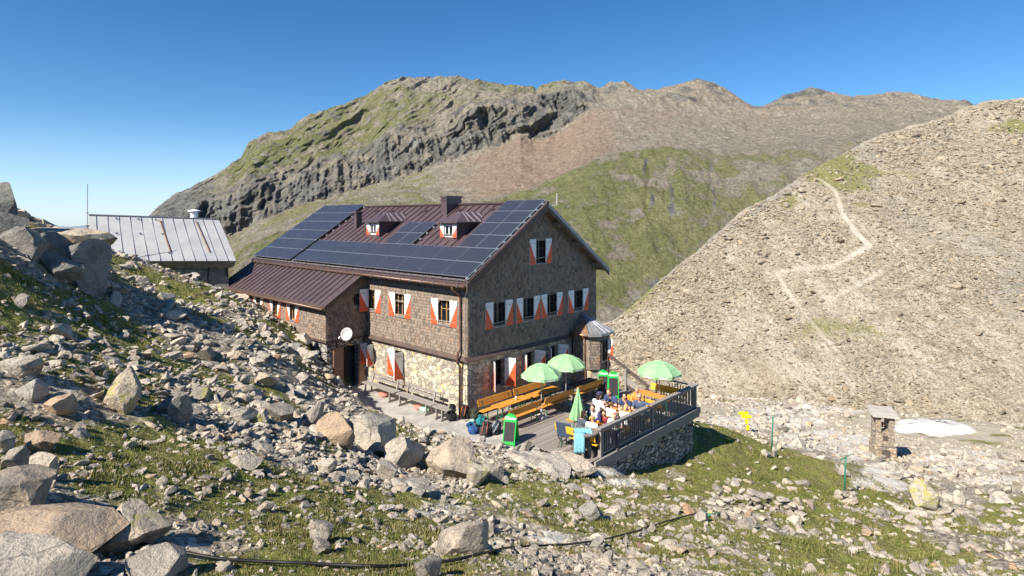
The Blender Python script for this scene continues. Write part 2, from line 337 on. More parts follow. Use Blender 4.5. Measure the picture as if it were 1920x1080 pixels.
az = np.linspace(R(-66), R(66), NA); rr = np.exp(np.linspace(math.log(1.6), math.log(88), NR))
AZ, RR = np.meshgrid(az, rr); GX = RR * np.sin(AZ); GY = RR * np.cos(AZ); GZ = ground(GX, GY)
idx = np.arange(NA * NR).reshape(NR, NA); FQ = np.stack([idx[:-1, :-1], idx[:-1, 1:], idx[1:, 1:], idx[1:, :-1]], -1).reshape(-1, 4)
TUR = turf(GX, GY)
_pa, _pt = loc(GX, GY); TUR = TUR * sst(-.1, .5, sdf(PATIO, _pa, _pt))
GPX = 960 + F * GX / np.maximum(GY, .5); GPY = YH - (GZ - CZ) / np.maximum(GY, .5) * F; SLB = np.zeros_like(GX)
for a_, b_, w_, h_ in ((1010,850,85,15),(960,842,50,8),(1430,792,150,16),(1540,825,110,22),(1600,850,50,16),(1655,885,50,22),(1800,865,110,26),(1880,900,90,10),(1500,770,140,12),(820,955,90,12),(1030,1008,50,14),(1180,905,60,10),(1640,910,80,18),(1130,885,50,9)):
    SLB = np.maximum(SLB, np.exp(-(((GPX - a_) / w_) ** 2 + ((GPY - b_) / h_) ** 2) * 1.1))
TUR = TUR * (1 - .8 * SLB)
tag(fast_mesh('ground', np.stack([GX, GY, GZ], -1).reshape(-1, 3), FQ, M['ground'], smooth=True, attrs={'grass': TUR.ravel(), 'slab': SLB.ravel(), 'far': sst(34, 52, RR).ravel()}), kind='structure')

# ---------------------------------------------------------------- scree hill across the hollow
hs = np.array([(600,860),(1040,690),(1080,650),(1118,612),(1150,600),(1220,545),(1280,490),(1330,445),(1380,405),(1440,370),(1480,345),(1520,320),(1560,300),(1600,275),(1660,250),(1740,230),(1790,212),(1810,200),(1850,190),(1920,183),(2100,150),(2600,90)], float)
px = np.linspace(650, 2600, 1100); rows = np.linspace(-.18, 1.5, 520)
PX, T_ = np.meshgrid(px, rows)
rpy = np.interp(PX, hs[:, 0], hs[:, 1]); df = np.interp(PX, [1040, 1300, 1500, 1920, 2600], [76, 62, 57, 51, 48]); zf = -12.5
sl = np.interp(PX, [1040, 1150, 1300, 1920], [.45, .56, .58, .58])
dr = (CZ - zf + sl * df) / (sl + (rpy - YH) / F); zr = CZ - (rpy - YH) / F * dr
u = np.clip(T_, 0, 1); uu = u ** 1.06
D = df + (dr - df) * u + np.minimum(T_, 0) * 60; Z = zf + (zr - zf) * uu + np.minimum(T_, 0) * 22
back = np.maximum(T_ - 1, 0); D = D + back * 90; Z = Z - back ** 1.3 * 120
X = (PX - 960) / F * D
inr = sst(0, .06, u) 
Z = Z + inr * (.9 * fbm(X * .06, D * .06, 4, 2) + .35 * fbm(X * .35, D * .35, 5, 4) + .2 * ridged(X * 1.1, D * 1.1, 3, 5))
SC_X, SC_Y, SC_Z = X, D, Z
Wpx = 960 + F * X / D; Wpy = YH - (Z - CZ) / D * F; Wpx = Wpx + 16 * fbm(X * .07, D * .07, 4, 4) + 4 * fbm(X * .4, D * .4, 2, 2); Wpy = Wpy + 12 * fbm(X * .07, D * .07, 4, 8)
def seg(poly, w):
    d = np.full(Wpx.shape, 1e9)
    for (x0, y0), (x1, y1) in zip(poly[:-1], poly[1:]):
        ex, ey = x1 - x0, y1 - y0; h = np.clip(((Wpx - x0) * ex + (Wpy - y0) * ey) / (ex * ex + ey * ey), 0, 1)
        d = np.minimum(d, np.hypot(Wpx - x0 - h * ex, Wpy - y0 - h * ey))
    return np.exp(-(d / w) ** 2)
trail = np.maximum.reduce([seg([(1530,335),(1560,362),(1585,410),(1612,445),(1628,465)], 4.5), seg([(1628,465),(1560,500),(1500,505),(1456,515)], 7) * .75, seg([(1456,515),(1480,548),(1512,590),(1550,635),(1590,672)], 5),
    seg([(1520,590),(1600,545),(1660,510)], 9) * .55, seg([(1320,690),(1380,600)], 30) * .5, seg([(1300,735),(1420,700),(1560,700)], 42) * .5, seg([(1540,600),(1570,690),(1600,720)], 24) * .5])
gsp = 1.1 * sst(-.1, .3, fbm(X * .05, D * .05 , 4, 7) + .35 * fbm(X * .02, D * .02, 3, 8)) * sst(720, 520, Wpy)
gsp = np.maximum(gsp, .75 * seg([(1180,580),(1290,500),(1400,420),(1480,370)], 20) * sst(-.2, .3, fbm(X * .1, D * .1, 3, 3)))
crag = np.maximum.reduce([seg([(1150,598),(1240,530),(1340,440),(1450,366),(1500,330)], 9), seg([(1590,280),(1640,290)], 15), seg([(1880,540),(1920,500)], 35) * .9, sst(.35, .6, ridged(X * .04, D * .04, 4, 6) - .25)*.6])
idx = np.arange(X.size).reshape(X.shape); FQ = np.stack([idx[:-1, :-1], idx[:-1, 1:], idx[1:, 1:], idx[1:, :-1]], -1).reshape(-1, 4)
tag(fast_mesh('hill', np.stack([X, D, Z], -1).reshape(-1, 3), FQ, M['scree'], smooth=True, attrs={'trail': (trail * (.74 + .9 * fbm(X * .12, D * .12, 3, 10))).ravel(), 'grass': gsp.ravel(), 'crag': crag.ravel()}), kind='structure')

# ---------------------------------------------------------------- mountain and the green spur before it
def cv(pts, x): p = np.array(pts, float); return np.interp(x, p[:, 0], p[:, 1])
px = np.linspace(-500, 2300, 1500)
spur = cv([(-500,480),(285,480),(430,474),(520,432),(620,400),(740,386),(860,378),(1000,346),(1100,306),(1160,286),(1250,275),(1400,282),(1500,268),(1620,252),(1750,256),(2300,300)], px)
cb = cv([(-500,470),(285,440),(430,446),(500,414),(560,390),(640,366),(700,348),(760,330),(800,316),(870,292),(935,270),(975,247),(1000,262),(1040,256),(1090,214),(1120,200),(1180,196),(1310,208),(1410,222),(1600,205),(1815,212),(2300,265)], px)
ct = cv([(-500,466),(285,410),(400,374),(460,350),(500,352),(560,342),(640,318),(690,292),(740,268),(800,258),(850,232),(880,200),(920,196),(960,186),(1000,176),(1060,172),(1120,176),(1200,180),(1310,192),(1410,210),(1600,195),(1815,202),(2300,258)], px)
rd = cv([(-500,470),(150,450),(240,440),(285,402),(330,365),(400,330),(452,292),(465,262),(500,243),(540,240),(570,222),(620,205),(690,175),(730,152),(770,143),(850,142),(900,150),(960,160),(1000,162),(1006,168),(1015,157),(1060,152),(1100,155),(1125,167),(1145,155),(1170,153),(1200,167),(1235,168),(1265,158),(1310,146),(1340,153),(1380,180),(1410,198),(1440,195),(1475,178),(1520,168),(1560,175),(1600,180),(1660,173),(1700,178),(1740,186),(1790,190),(1815,195),(2300,250)], px)
ct = np.maximum(ct, rd + 3); cb = np.maximum(cb, ct + 4); spur = np.maximum(spur, cb + 4)
dd = cv([(-500,.6),(285,.72),(700,.9),(1100,1),(2300,1.25)], px)
ctrl = [(900 + 0 * px, 190 + 0 * px), (620 + 0 * px, 290 + 0 * px), (spur, 470 + 0 * px), (spur + 2, np.maximum(560 * dd, 505)), (cb, 800 * dd), (ct, 850 * dd), (rd, 1000 * dd)]
nr = [8, 110, 12, 120, 80, 110]
PYs = []; Ds = []; BD = []
for k in range(6):
    for j in range(nr[k]):
        f = j / nr[k]; fe = f
        if k == 1: fe = 1 - (1 - f) ** 1.25
        p0, d0 = ctrl[k]; p1, d1 = ctrl[k + 1]
        z0 = CZ - (p0 - YH) / F * d0; z1 = CZ - (p1 - YH) / F * d1
        d_ = d0 + (d1 - d0) * f; PYs.append(z0 + (z1 - z0) * fe); Ds.append(d_); BD.append(np.full(len(px), k + f))
PYs.append(CZ - (rd - YH) / F * 1000 * dd); Ds.append(1000 * dd); BD.append(np.full(len(px), 6.))
for j in range(1, 12): PYs.append(PYs[-1] - 14); Ds.append(Ds[-1] + 30); BD.append(np.full(len(px), 6 + j / 12))
Z = np.array(PYs); D = np.array(Ds); B = np.array(BD); PX = np.repeat(px[None], len(D), 0); X = (PX - 960) / F * D
cl = sst(3.75, 4.15, B) * (1 - sst(4.9, 5.3, B)); left = 1 - sst(1060, 1200, PX)
lf = sst(3.2, 4, B) * left
gul = ridged(X * .016 + fbm(X * .01, Z * .02, 3, 2) * 1.2, Z * .0045, 5, 1); gul2 = ridged(X * .05 + Z * .02, Z * .015, 4, 4)
amp = D / 1000
D2 = D - (cl * (34 * (gul - .45) + 20 * (gul2 - .5) + 9 * (ridged(X * .13 + Z * .03, Z * .03, 3, 8) - .5)) * (.25 + .75 * left) + lf * (20 * (ridged(X * .016 - Z * .012, Z * .009, 6, 6) - .5) + 9 * (ridged(X * .06 - Z * .05, Z * .04, 4, 2) - .5))) * amp
rel = sst(1., 1.15, B)
Z2 = Z + rel * amp * (14 * fbm(X * .011, D * .011, 6, 3) * (1 - .5 * sst(5.2, 6, B)) + 9 * (ridged(X * .02, D * .02, 5, 7) - .5) * (.4 + .6 * sst(4.4, 5, B)) * (1 - .75 * sst(5.7, 6, B)) + 4.2 * fbm(X * .06, D * .06, 5, 5) + 2.4 * (ridged(X * .14, D * .14, 3, 1) - .5))
spm = sst(1, 1.1, B) * (1 - sst(1.9, 2.1, B))
Z2 = Z2 + spm * (5 * (ridged(X * .03, D * .012, 4, 9) - .5) + 3.4 * (ridged(X * .07, D * .035, 5, 2) - .5))
for gx, w in ((1215, 5), (1254, 9), (1333, 6)):
    m_ = np.exp(-((PX - gx - 8 * fbm(Z * .05, X * 0, 3, 3)) / w) ** 2) * spm * sst(1.35, 1.5, B) * (1 - sst(1.78, 1.86, B)); D2 = D2 + m_ * 3
scr = sst(2.1, 2.3, B) * (1 - sst(3.8, 4.1, B))
X2 = X * D2 / D
grass = .44 * spm + .56 * sst(4.9, 5.3, B) * left + .28 * cl * left + scr * (.42 * (1 - sst(780, 900, PX)) + .05)
grass = grass + .22 * (1 - sst(1120, 1500, PX)) * spm - .2 * sst(1250, 1400, PX) * sst(3, 4, B) - .12 * sst(1380, 1560, PX) * spm
farR = sst(1150, 1300, PX) * sst(2.5, 4, B); grass = grass + farR * .35 * sst(-.1, .3, fbm(X * .01, D * .02 + Z * .02, 4, 6))
grass = np.where(B > 5, grass - .10 + .35 * fbm(X * .006, Z * .012, 4, 3), grass)
cragm = cl * left * (.55 + .3 * (1 - gul)) + sst(5, 5.2, B) * left * .43 + .30 * (1 - sst(300, 480, PX)) * sst(4, 5, B) + sst(5, 5.3, B) * .34 * (np.exp(-((PX - 1150) / 45) ** 2)) + .33 * sst(1200, 1300, PX) * sst(4.2, 5, B) + .17 * spm
for gx, w in ((1215, 4), (1254, 7), (1333, 5)): cragm = cragm + .42 * np.exp(-((PX - gx - 14 * fbm(Z * .05, X * 0 + gx, 3, 3)) / w) ** 2) * spm * sst(1.35, 1.5, B) * (1 - sst(1.8, 1.9, B))
cragm = cragm + farR * .4 * sst(.0, .3, fbm(X * .012, Z * .04, 4, 9)) + .32 * scr * 0 + spm * .30 * sst(.1, .4, fbm(X * .03, Z * .03, 4, 1))
red = scr * np.clip(np.exp(-((PX - 1010) / 170) ** 2) * 1.1, 0, 1) + .5 * sst(1150, 1250, PX) * (1 - sst(1500, 1700, PX)) * sst(2.6, 4, B)
idx = np.arange(X.size).reshape(X.shape); FQ = np.stack([idx[:-1, :-1], idx[:-1, 1:], idx[1:, 1:], idx[1:, :-1]], -1).reshape(-1, 4)
tag(fast_mesh('mountain', np.stack([X2, D2, Z2], -1).reshape(-1, 3), FQ, M['mount'], smooth=True, attrs={'grass': grass.ravel(), 'crag': cragm.ravel(), 'red': red.ravel()}), kind='structure')
# far ranges beyond the valley mouth
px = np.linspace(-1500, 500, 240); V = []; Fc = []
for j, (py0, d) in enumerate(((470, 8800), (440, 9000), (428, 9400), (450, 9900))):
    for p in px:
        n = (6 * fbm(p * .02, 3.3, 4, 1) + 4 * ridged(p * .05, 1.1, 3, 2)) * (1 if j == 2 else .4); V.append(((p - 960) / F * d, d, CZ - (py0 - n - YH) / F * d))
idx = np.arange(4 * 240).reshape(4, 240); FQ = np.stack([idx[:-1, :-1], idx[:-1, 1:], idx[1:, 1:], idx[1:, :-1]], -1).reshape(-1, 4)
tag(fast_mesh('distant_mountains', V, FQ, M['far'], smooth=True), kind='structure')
# ================================================================ materials for built things
def shingle_mat(name, c, seed=0.):
    m = NT(name); v = m.coord('Object'); i = m.island()
    st = m.noise(m.mapv(v, (14, 14, 1.6)), 2.5, 6, .65); pz = m.noise(v, 1.1, 4)
    base = m.ramp(i, [(0, tuple(x * .45 for x in c)), (.25, tuple(x * .8 for x in c)), (.6, c), (.9, tuple(x * 1.25 for x in c)), (1, (c[0] * 1.3, c[1] * 1.05, c[2] * .85))])
    col = m.mix(m.ramp(st, [(.35, .65), (.7, 0)]), base, tuple(x * .35 for x in c))
    col = m.mix(m.math('MULTIPLY', m.ramp(pz, [(.5, 0), (.7, 1)]), .35), col, (c[0] * 1.0, c[1] * .72, c[2] * .55))
    return m.out(col, .9, .15, 0, m.bump(st, .5, .006))
M['shingle'] = shingle_mat('weathered_shingles', (.31, .25, .20))
M['dark'] = simple('dark_void', (.02, .018, .016), .9, .2)
def rubble(name, sc, stretch, c, mortar, dk, ed=(.02, .075)):
    m = NT(name); v0 = m.coord('Object'); w = m.n('ShaderNodeTexNoise', Vector=v0, Scale=2.6, Detail=4)
    v = m.n('ShaderNodeVectorMath', operation='ADD', i0=v0, i1=m.n('ShaderNodeVectorMath', operation='SCALE', i0=w.outputs[1], Scale=.3).outputs[0]).outputs[0]
    v = m.mapv(v, stretch); f = m.noise(v0, 6, 7, .65)
    d = m.vor(v, sc); e = m.vor(v, sc, 'DISTANCE_TO_EDGE')
    bw = m.n('ShaderNodeRGBToBW', Color=d.outputs['Color']).outputs[0]
    col = m.ramp(bw, [(.15, dk), (.35, tuple(x * .75 for x in c)), (.55, c), (.75, tuple(min(.9, x * 1.3) for x in c)), (.88, (c[0] * 1.2, c[1] * .95, c[2] * .6))])
    col = m.mix(m.math('MULTIPLY', m.ramp(f, [(.5, 0), (.7, 1)]), .5), col, tuple(x * .55 for x in c))
    ef = m.ramp(e.outputs['Distance'], [(ed[0], 0), (ed[1], 1)])
    col = m.mix(ef, mortar, col)
    h = m.math('ADD', ef, m.math('MULTIPLY', f, .5))
    return m.out(col, .92, .12, 0, m.bump(h, .9, .05))
M['stonewall'] = rubble('rubble_stone_wall', 4.3, (1, 1, 1.35), (.50, .45, .355), (.33, .29, .225), (.27, .25, .215), (.012, .05))
M['drystone'] = rubble('dry_laid_stone_wall', 3.0, (1, 1, 2.1), (.42, .40, .365), (.03, .03, .03), (.22, .21, .20), (.03, .09))
M['towerstone'] = rubble('coursed_tower_stone', 4.2, (1, 1, 2.6), (.44, .37, .29), (.22, .19, .15), (.25, .21, .18))
M['render'] = simple('grey_cement_render', (.20, .185, .175), .95, .3, 3, bump=.6, bd=.03)
M['rawconcrete'] = simple('rough_concrete_footing', (.27, .25, .225), .95, .4, 5, bump=.9, bd=.08)
M['roof'] = simple('brown_seamed_metal', (.105, .072, .075), .42, .18, 1.2, .5, .25)
M['roofseam'] = simple('brown_seam', (.06, .04, .042), .5, .1)
M['fascia'] = simple('brown_painted_fascia', (.10, .068, .055), .55, .2, 4)
M['soffit'] = wood('grey_soffit_boards', (.20, .17, .14), (.11, .09, .075))
M['copper'] = simple('copper_sheet', (.36, .19, .11), .45, .4, 3, .5, .5)
M['zinc'] = simple('zinc_sheet', (.36, .36, .37), .4, .25, 2, .5, .5)
M['lead'] = simple('lead_flashing', (.27, .27, .30), .5, .2, 3, .4, .3)
M['gutter'] = simple('brown_gutter', (.13, .075, .055), .4, .2, 4, .5, .2)
M['white'] = simple('white_paint', (.78, .78, .77), .5, .06, 4)
M['red'] = simple('orange_red_paint', (.72, .10, .035), .5, .1, 5)
M['shutwood'] = wood('brown_shutter_wood', (.32, .20, .13), (.20, .12, .08))
M['framewood'] = wood('larch_window_frame', (.45, .27, .12), (.28, .16, .07))
M['framedark'] = simple('dark_window_frame', (.09, .07, .055), .6)
M['curtain'] = simple('net_curtain', (.5, .47, .42), .9)
g = NT('window_glass'); g.out((.012, .014, .018), .06, .6); M['glass'] = g.mat
M['greywood'] = wood('silver_grey_timber', (.30, .275, .25), (.17, .155, .14), isl=.3)
M['deck'] = wood('weathered_deck_boards', (.30, .265, .235), (.19, .165, .145), isl=.45)
M['darkwood'] = wood('dark_brown_timber', (.11, .085, .07), (.06, .045, .038))
M['alu'] = simple('aluminium', (.62, .62, .62), .35, .08, 3, .5, .8)
def shed_roof():
    m = NT('grey_sheet_roof'); v = m.coord(); n = m.noise(v, 1.1, 7, .6); s = m.noise(m.mapv(v, (1, 6, 6), (0, 0, .5)), .9, 6, .7)
    c = m.ramp(n, [(.3, (.36, .365, .37)), (.7, (.48, .475, .465))]); c = m.mix(m.math('MULTIPLY', m.ramp(s, [(.5, 0), (.62, 1)]), .35), c, (.34, .36, .40))
    return m.out(c, .55, .4, .1, m.bump(s, .15, .02))
M['shedroof'] = shed_roof()
M['rust'] = simple('rusty_iron', (.27, .17, .11), .9, .5, 12)
def pv():
    m = NT('solar_cells'); v = m.coord(); sx = m.n('ShaderNodeSeparateXYZ', Vector=v)
    def lines(o, n, w):
        f = m.math('FRACT', m.math('MULTIPLY', o, n)); return m.math('LESS_THAN', f, w)
    a = lines(sx.outputs[0], 6.2, .12); b = lines(sx.outputs[1], 6.2, .03)
    l = m.math('MAXIMUM', a, b)
    c = m.mix(m.math('MULTIPLY', l, .6), (.006, .008, .02), (.34, .35, .40))
    return m.out(c, .3, .35)
M['pv'] = pv()
FRW = [M['framewood'], M['glass'], M['curtain']]

def shutter_mesh(w, h, side, m_front=0, m_red=1, th=.035):
    # hinged edge at x=0, extends to +x ; lies in xz plane; outer corner (x=w) is painted
    b = MB(); b.box(0, w, -th / 2, th / 2, -h / 2, h / 2, 0)
    for s in (-1, 1):
        y0 = s * (th / 2 + .003); o = (0, s * .004, 0)
        b.prism([(w - .002, y0, h / 2 - .16), (w - .002, y0, -h / 2 + .002), (.002, y0, -h / 2 + .002), (.03, y0, -h / 2 + .12)], o, 1)
        b.box(.03, w - .03, s * (th / 2 + .006), s * (th / 2 + .02), -h / 2 + .17, -h / 2 + .20, 2)
        b.box(.03, w - .03, s * (th / 2 + .006), s * (th / 2 + .012), h / 2 - .2, h / 2 - .19, 2)
    return b
SH_M = [M['white'], M['red'], M['shutwood']]
def window(parent, o, ux, w, h, sh=(.45, 1.08), angs=(180, 180), frame='framewood', bar=None, sill=True, recess=.14, curtain=True, wood_in=(False, False), muntin=True):
    """o = centre of the opening on the wall face (hut coordinates), ux = unit vector to the right seen from outside"""
    ux = Vector(ux); nz = Vector((0, 0, 1)); n = ux.cross(nz)   # outward normal
    Mx = Matrix((( ux.x, -n.x, 0, o[0]), (ux.y, -n.y, 0, o[1]), (0, 0, 1, o[2]), (0, 0, 0, 1)))
    b = MB(); f = .05; y = recess
    b.box(-w/2, -w/2+f, y-.03, y+.03, -h/2, h/2); b.box(w/2-f, w/2, y-.03, y+.03, -h/2, h/2)
    b.box(-w/2+f, w/2-f, y-.03, y+.03, h/2-f, h/2); b.box(-w/2+f, w/2-f, y-.03, y+.03, -h/2, -h/2+f)
    b.box(-.03, .03, y-.035, y+.028, -h/2+f, h/2-f)
    if muntin:
        b.box(-w/2+f, -.03, y-.015, y+.01, h*.12, h*.12+.025); b.box(.03, w/2-f, y-.015, y+.01, h*.12, h*.12+.025)
    wd = b.build('window', M[frame], parent); wd.matrix_local = Mx
    g = MB(); g.box(-w/2+f*.5, w/2-f*.5, y+.012, y+.02, -h/2+f*.5, h/2-f*.5); g.build('pane', M['glass'], wd)
    if curtain:
        c = MB()
        for s in (-1, 1): c.box(s*(w/2-.04), s*(w/2-.04-.13*w), y+.03, y+.035, -h/2+.05, h/2-.05)
        c.build('curtain', M['curtain'], wd)
    if sill:
        s_ = MB(); s_.box(-w/2-.05, w/2+.05, -.07, y-.035, -h/2-.05, -h/2-.004); s_.build('sill', M['lead'], wd)
    for k, s in ((0, -1), (1, 1)):
        if angs[k] is None: continue
        so = shutter_mesh(sh[0], sh[1], s).build('shutter', SH_M, wd)
        th = R(angs[k])      # opening angle, 180 = flat against the wall
        dx, dy = -s * math.cos(th), -math.sin(th)
        # hinge at the jamb
        so.matrix_local = Matrix(((dx, -dy * 1, 0, s * (w/2 + .012)), (dy, dx * 1, 0, -.04), (0, 0, 1, 0), (0, 0, 0, 1)))
        if wood_in[k]: so.data.materials[0] = so.data.materials[0]
    if bar is not None:
        br = MB(); br.bar((-w/2-.1, -.055, bar), (w/2+.12, -.055, bar + .03), .035, .035, m=0); br.build('shutter_stay', M['greywood'], wd)
    return wd
def wall_open(b, o, ux, xs, ztop, z0, openings, th, m=0):
    """wall with real openings; ux unit vector, thickness goes inwards; ztop(x) piecewise linear with breaks in xs"""
    ux = Vector(ux); n = ux.cross(Vector((0, 0, 1))); o = Vector(o)
    br = sorted(set(list(xs) + [e for q in openings for e in (q[0], q[1])]))
    for x0, x1 in zip(br[:-1], br[1:]):
        segs = [z0]; mid = (x0 + x1) / 2
        for q in sorted(openings, key=lambda q: q[2]):
            if q[0] < mid < q[1]: segs += [q[2], q[3]]
        segs.append(None)
        for k in range(0, len(segs), 2):
            za, zb = segs[k], segs[k + 1]
            t0, t1 = (zb, zb) if zb is not None else (ztop(x0), ztop(x1))
            P0 = [o + ux * x0 + Vector((0, 0, za)), o + ux * x1 + Vector((0, 0, za)), o + ux * x1 + Vector((0, 0, t1)), o + ux * x0 + Vector((0, 0, t0))]
            b.prism(P0, -n * th, m)
def shingles(b, o, ux, x0, x1, z0, ztop, openings, tw=.085, rh=.135, off=.012):
    ux = Vector(ux); n = ux.cross(Vector((0, 0, 1))); o = Vector(o); z = z0; row = 0
    zmax = max(ztop(x0 + (x1 - x0) * i / 20) for i in range(21))
    while z < zmax:
        x = x0 - random.random() * tw
        while x < x1:
            w = tw * random.uniform(.65, 1.45); a, c = max(x, x0), min(x + w, x1); x += w + .006
            if c - a < .03: continue
            zm = z + rh; mid = (a + c) / 2
            if min(ztop(a), ztop(c)) < z + rh * .6: continue
            if any(q[0] - .01 < mid < q[1] + .01 and z + rh * .5 > q[2] and z + rh * .5 < q[3] for q in openings): continue
            jz = random.uniform(-.02, .01); t = .022 + random.random() * .012; top = min(z + rh * 1.12, min(ztop(a), ztop(c)))
            p = lambda xx, zz, d: o + ux * xx + n * (off + d) + Vector((0, 0, zz))
            b.hexa([p(a, z + jz, 0), p(c, z + jz, 0), p(c, z + jz, t), p(a, z + jz, t), p(a, top, -.008), p(c, top, -.008), p(c, top, .004), p(a, top, .004)])
        z += rh; row += 1

# ================================================================ the hut
hut = empty('mountain_hut', 'large shingle-clad hut on a stone ground floor with red-white shutters and rooftop solar panels', 'hut', W(0, 0, 0), RZ)
LEN, WID, ZL, EA, RT, RZT = 18.6, 8.94, 2.45, -.45, 4.47, 8.77
def roofz(t): return 5.55 + (min(t, 2 * RT - t) - EA) * (RZT - 5.55) / (RT - EA)
LW = [(1.41, 4.12, .74, 1.0), (4.49, 4.12, .70, 1.0), (6.72, 4.12, .56, 1.0)]          # long wall: s, z, w, h
GW = [(1.79, 4.0), (3.66, 4.0), (5.33, 4.0), (7.40, 4.0)]
lwo = [(-s - w / 2, -s + w / 2, z - h / 2, z + h / 2) for s, z, w, h in LW]
gwo = [(t - .36, t + .36, z - .5, z + .5) for t, z in GW] + [(4.18, 4.86, 6.02, 7.08)]
inset = .0
up = MB()
wall_open(up, (0, 0, 0), (1, 0, 0), (-7.25, 0), lambda x: roofz(0) - .06, ZL, lwo, .25)
wall_open(up, (0, .25, 0), (0, 1, 0), (0, RT - .25, WID - .25), lambda y: roofz(y + .25) - .06, ZL, [(a - .25, b - .25, c, d) for a, b, c, d in gwo], .25)
up.box(-LEN, -.25, .25, .5, ZL, 5.7); up.box(-LEN, 0, WID - .25, WID, -1, roofz(WID) - .06); up.box(-LEN, -7.25, 0, .25, ZL, 5.75)
up.prism([(-LEN, 0, 0), (-LEN, WID, 0), (-LEN, WID, roofz(WID) - .1), (-LEN, RT, roofz(RT) - .1), (-LEN, 0, roofz(0) - .1)], (.25, 0, 0))
up.build('wall', M['dark'], hut)
sh = MB()
shingles(sh, (0, 0, 0), (1, 0, 0), -7.25, .02, ZL + .02, lambda x: 5.72, lwo)
shingles(sh, (0, 0, 0), (0, 1, 0), -.02, WID, ZL + .02, lambda y: roofz(y) - .08, gwo)
sh.build('shingle_cladding', M['shingle'], hut)
# stone ground floor
lso = [(-4.65 - .3, -4.65 + .3, .82, 2.0), (-6.98 - .24, -6.98 + .24, .95, 2.05)]
gso = [(1.85 - .34, 1.85 + .34, .92, 2.04), (3.82 - .34, 3.82 + .34, .92, 2.04), (5.53 - .34, 5.53 + .34, .92, 2.04)]
stn = MB(); i_ = .06
wall_open(stn, (0, i_, 0), (1, 0, 0), (-7.55, -i_), lambda x: ZL, -1.2, lso, .45)
wall_open(stn, (-i_, i_ + .45, 0), (0, 1, 0), (0, WID - .6), lambda x: ZL, -1.6, [(a - i_ - .45, b - i_ - .45, c, d) for a, b, c, d in gso], .45)
stn.build('stone_wall', M['stonewall'], hut)
ins = MB(); ins.box(-7.4, -.7, .9, .95, -.5, 5.6); ins.box(-.95, -.9, .95, 8.0, -.5, 5.9); ins.box(-.95, -.9, 3.6, 5.3, 5.9, 7.6); ins.build('interior', M['dark'], hut)
# irregular stones standing a little proud at the corner and over the walls
tr = MB(); prof = [(0, -.13, 0), (0, -.15, .03), (0, -.02, .2), (0, .05, .2), (0, .05, 0)]
tr.prism([(-7.25, y, z + ZL - .17) for _, y, z in prof], (7.25 + .0, 0, 0)); 
tr.prism([(.13, -.15, ZL - .17), (.15, -.15, ZL - .14), (.02, -.15, ZL + .03), (-.05, -.15, ZL + .03), (-.05, -.15, ZL - .17)], (0, 7.1, 0))
tr.build('ledge', M['fascia'], hut)
for s, z, w, h in LW[:2]: window(hut, (-s, 0, z), (1, 0, 0), w, h, bar={1.41: -.36, 4.49: .18}[s])
window(hut, (-6.72, 0, 4.12), (1, 0, 0), .56, 1.0, angs=(100, 180), bar=-.42)
for i, (t, z) in enumerate(GW): window(hut, (0, t, z), (0, 1, 0), .72, 1.0, frame='framedark', bar=-.36, sh=(.42 if i in (1, 2) else .45, 1.1), curtain=False)
window(hut, (0, 4.52, 6.55), (0, 1, 0), .68, 1.06, frame='framedark', bar=-.3, sh=(.42, 1.15))
window(hut, (-4.65, i_, 1.41), (1, 0, 0), .6, 1.18, angs=(178, 95), sh=(.52, 1.2), recess=.2, bar=-.45)
window(hut, (-6.98, i_, 1.5), (1, 0, 0), .48, 1.1, angs=(100, 92), sh=(.34, 1.0), recess=.2)
for t in (1.85, 3.82, 5.53): window(hut, (-i_, t, 1.48), (0, 1, 0), .68, 1.12, angs=(128, 112), sh=(.5, 1.2), frame='framedark', recess=.2, curtain=False)
# roof
rf = MB(); A0, A1 = -LEN - .5, .48; TH = .14
for sgn in (0, 1):
    f = (lambda t: t) if not sgn else (lambda t: 2 * RT - t)
    rf.prism([(A0, f(EA), 5.55), (A0, f(RT), RZT), (A0, f(RT), RZT - TH), (A0, f(EA), 5.55 - TH)], (A1 - A0, 0, 0))
    a = A0 + .3
    while a < A1 - .1:
        rf.bar((a, f(EA + .02), 5.55 + .025), (a, f(RT), RZT + .025), .03, .05, m=1); a += .52
rf.bar((A0, RT, RZT + .03), (A1, RT, RZT + .03), .25, .08, m=1)
roof = rf.build('roof', [M['roof'], M['roofseam']], hut)
for f in ((lambda t: t), (lambda t: 2 * RT - t)):
    for a in (A1 - .02, A0 - .03):
        fb = MB(); fb.prism([(a, f(EA - .03), 5.50), (a, f(RT), RZT + .02), (a, f(RT), RZT - .33), (a, f(EA - .03), 5.16)], (.05, 0, 0)); fb.build('bargeboard', M['fascia'], roof)
sf = MB(); sf.prism([(A0, 2 * RT - EA, 5.55 - TH - .003), (A0, RT, RZT - TH - .003), (A0, RT, RZT - TH - .03), (A0, 2 * RT - EA, 5.52 - TH)], (A1 - A0 - .04, 0, 0))
sf.prism([(A0, EA, 5.55 - TH - .003), (A0, RT, RZT - TH - .003), (A0, RT, RZT - TH - .03), (A0, EA, 5.52 - TH)], (A1 - A0 - .04, 0, 0)); sf.build('soffit', M['soffit'], roof)
vg = MB(); vg.prism([(A1 + .032, 2 * RT - EA + .03, 5.50), (A1 + .032, RT + .06, RZT - .02), (A1 + .032, RT + .06, RZT - .2), (A1 + .032, 2 * RT - EA + .03, 5.3)], (.02, 0, 0)); vg.build('verge_strip', M['lead'], roof)
for t in (.25, 2.35, 3.5, 5.45, 6.9, 8.55):
    z = roofz(t) - .36; q = MB(); q.box(.0, .42, t - .09, t + .09, z - .1, z + .1); q.build('purlin', M['soffit'], roof)
gt = MB(); gt.tube([(A0 + .2, EA - .08, 5.42), (A1 - .1, EA - .08, 5.38)], .065, 8); 
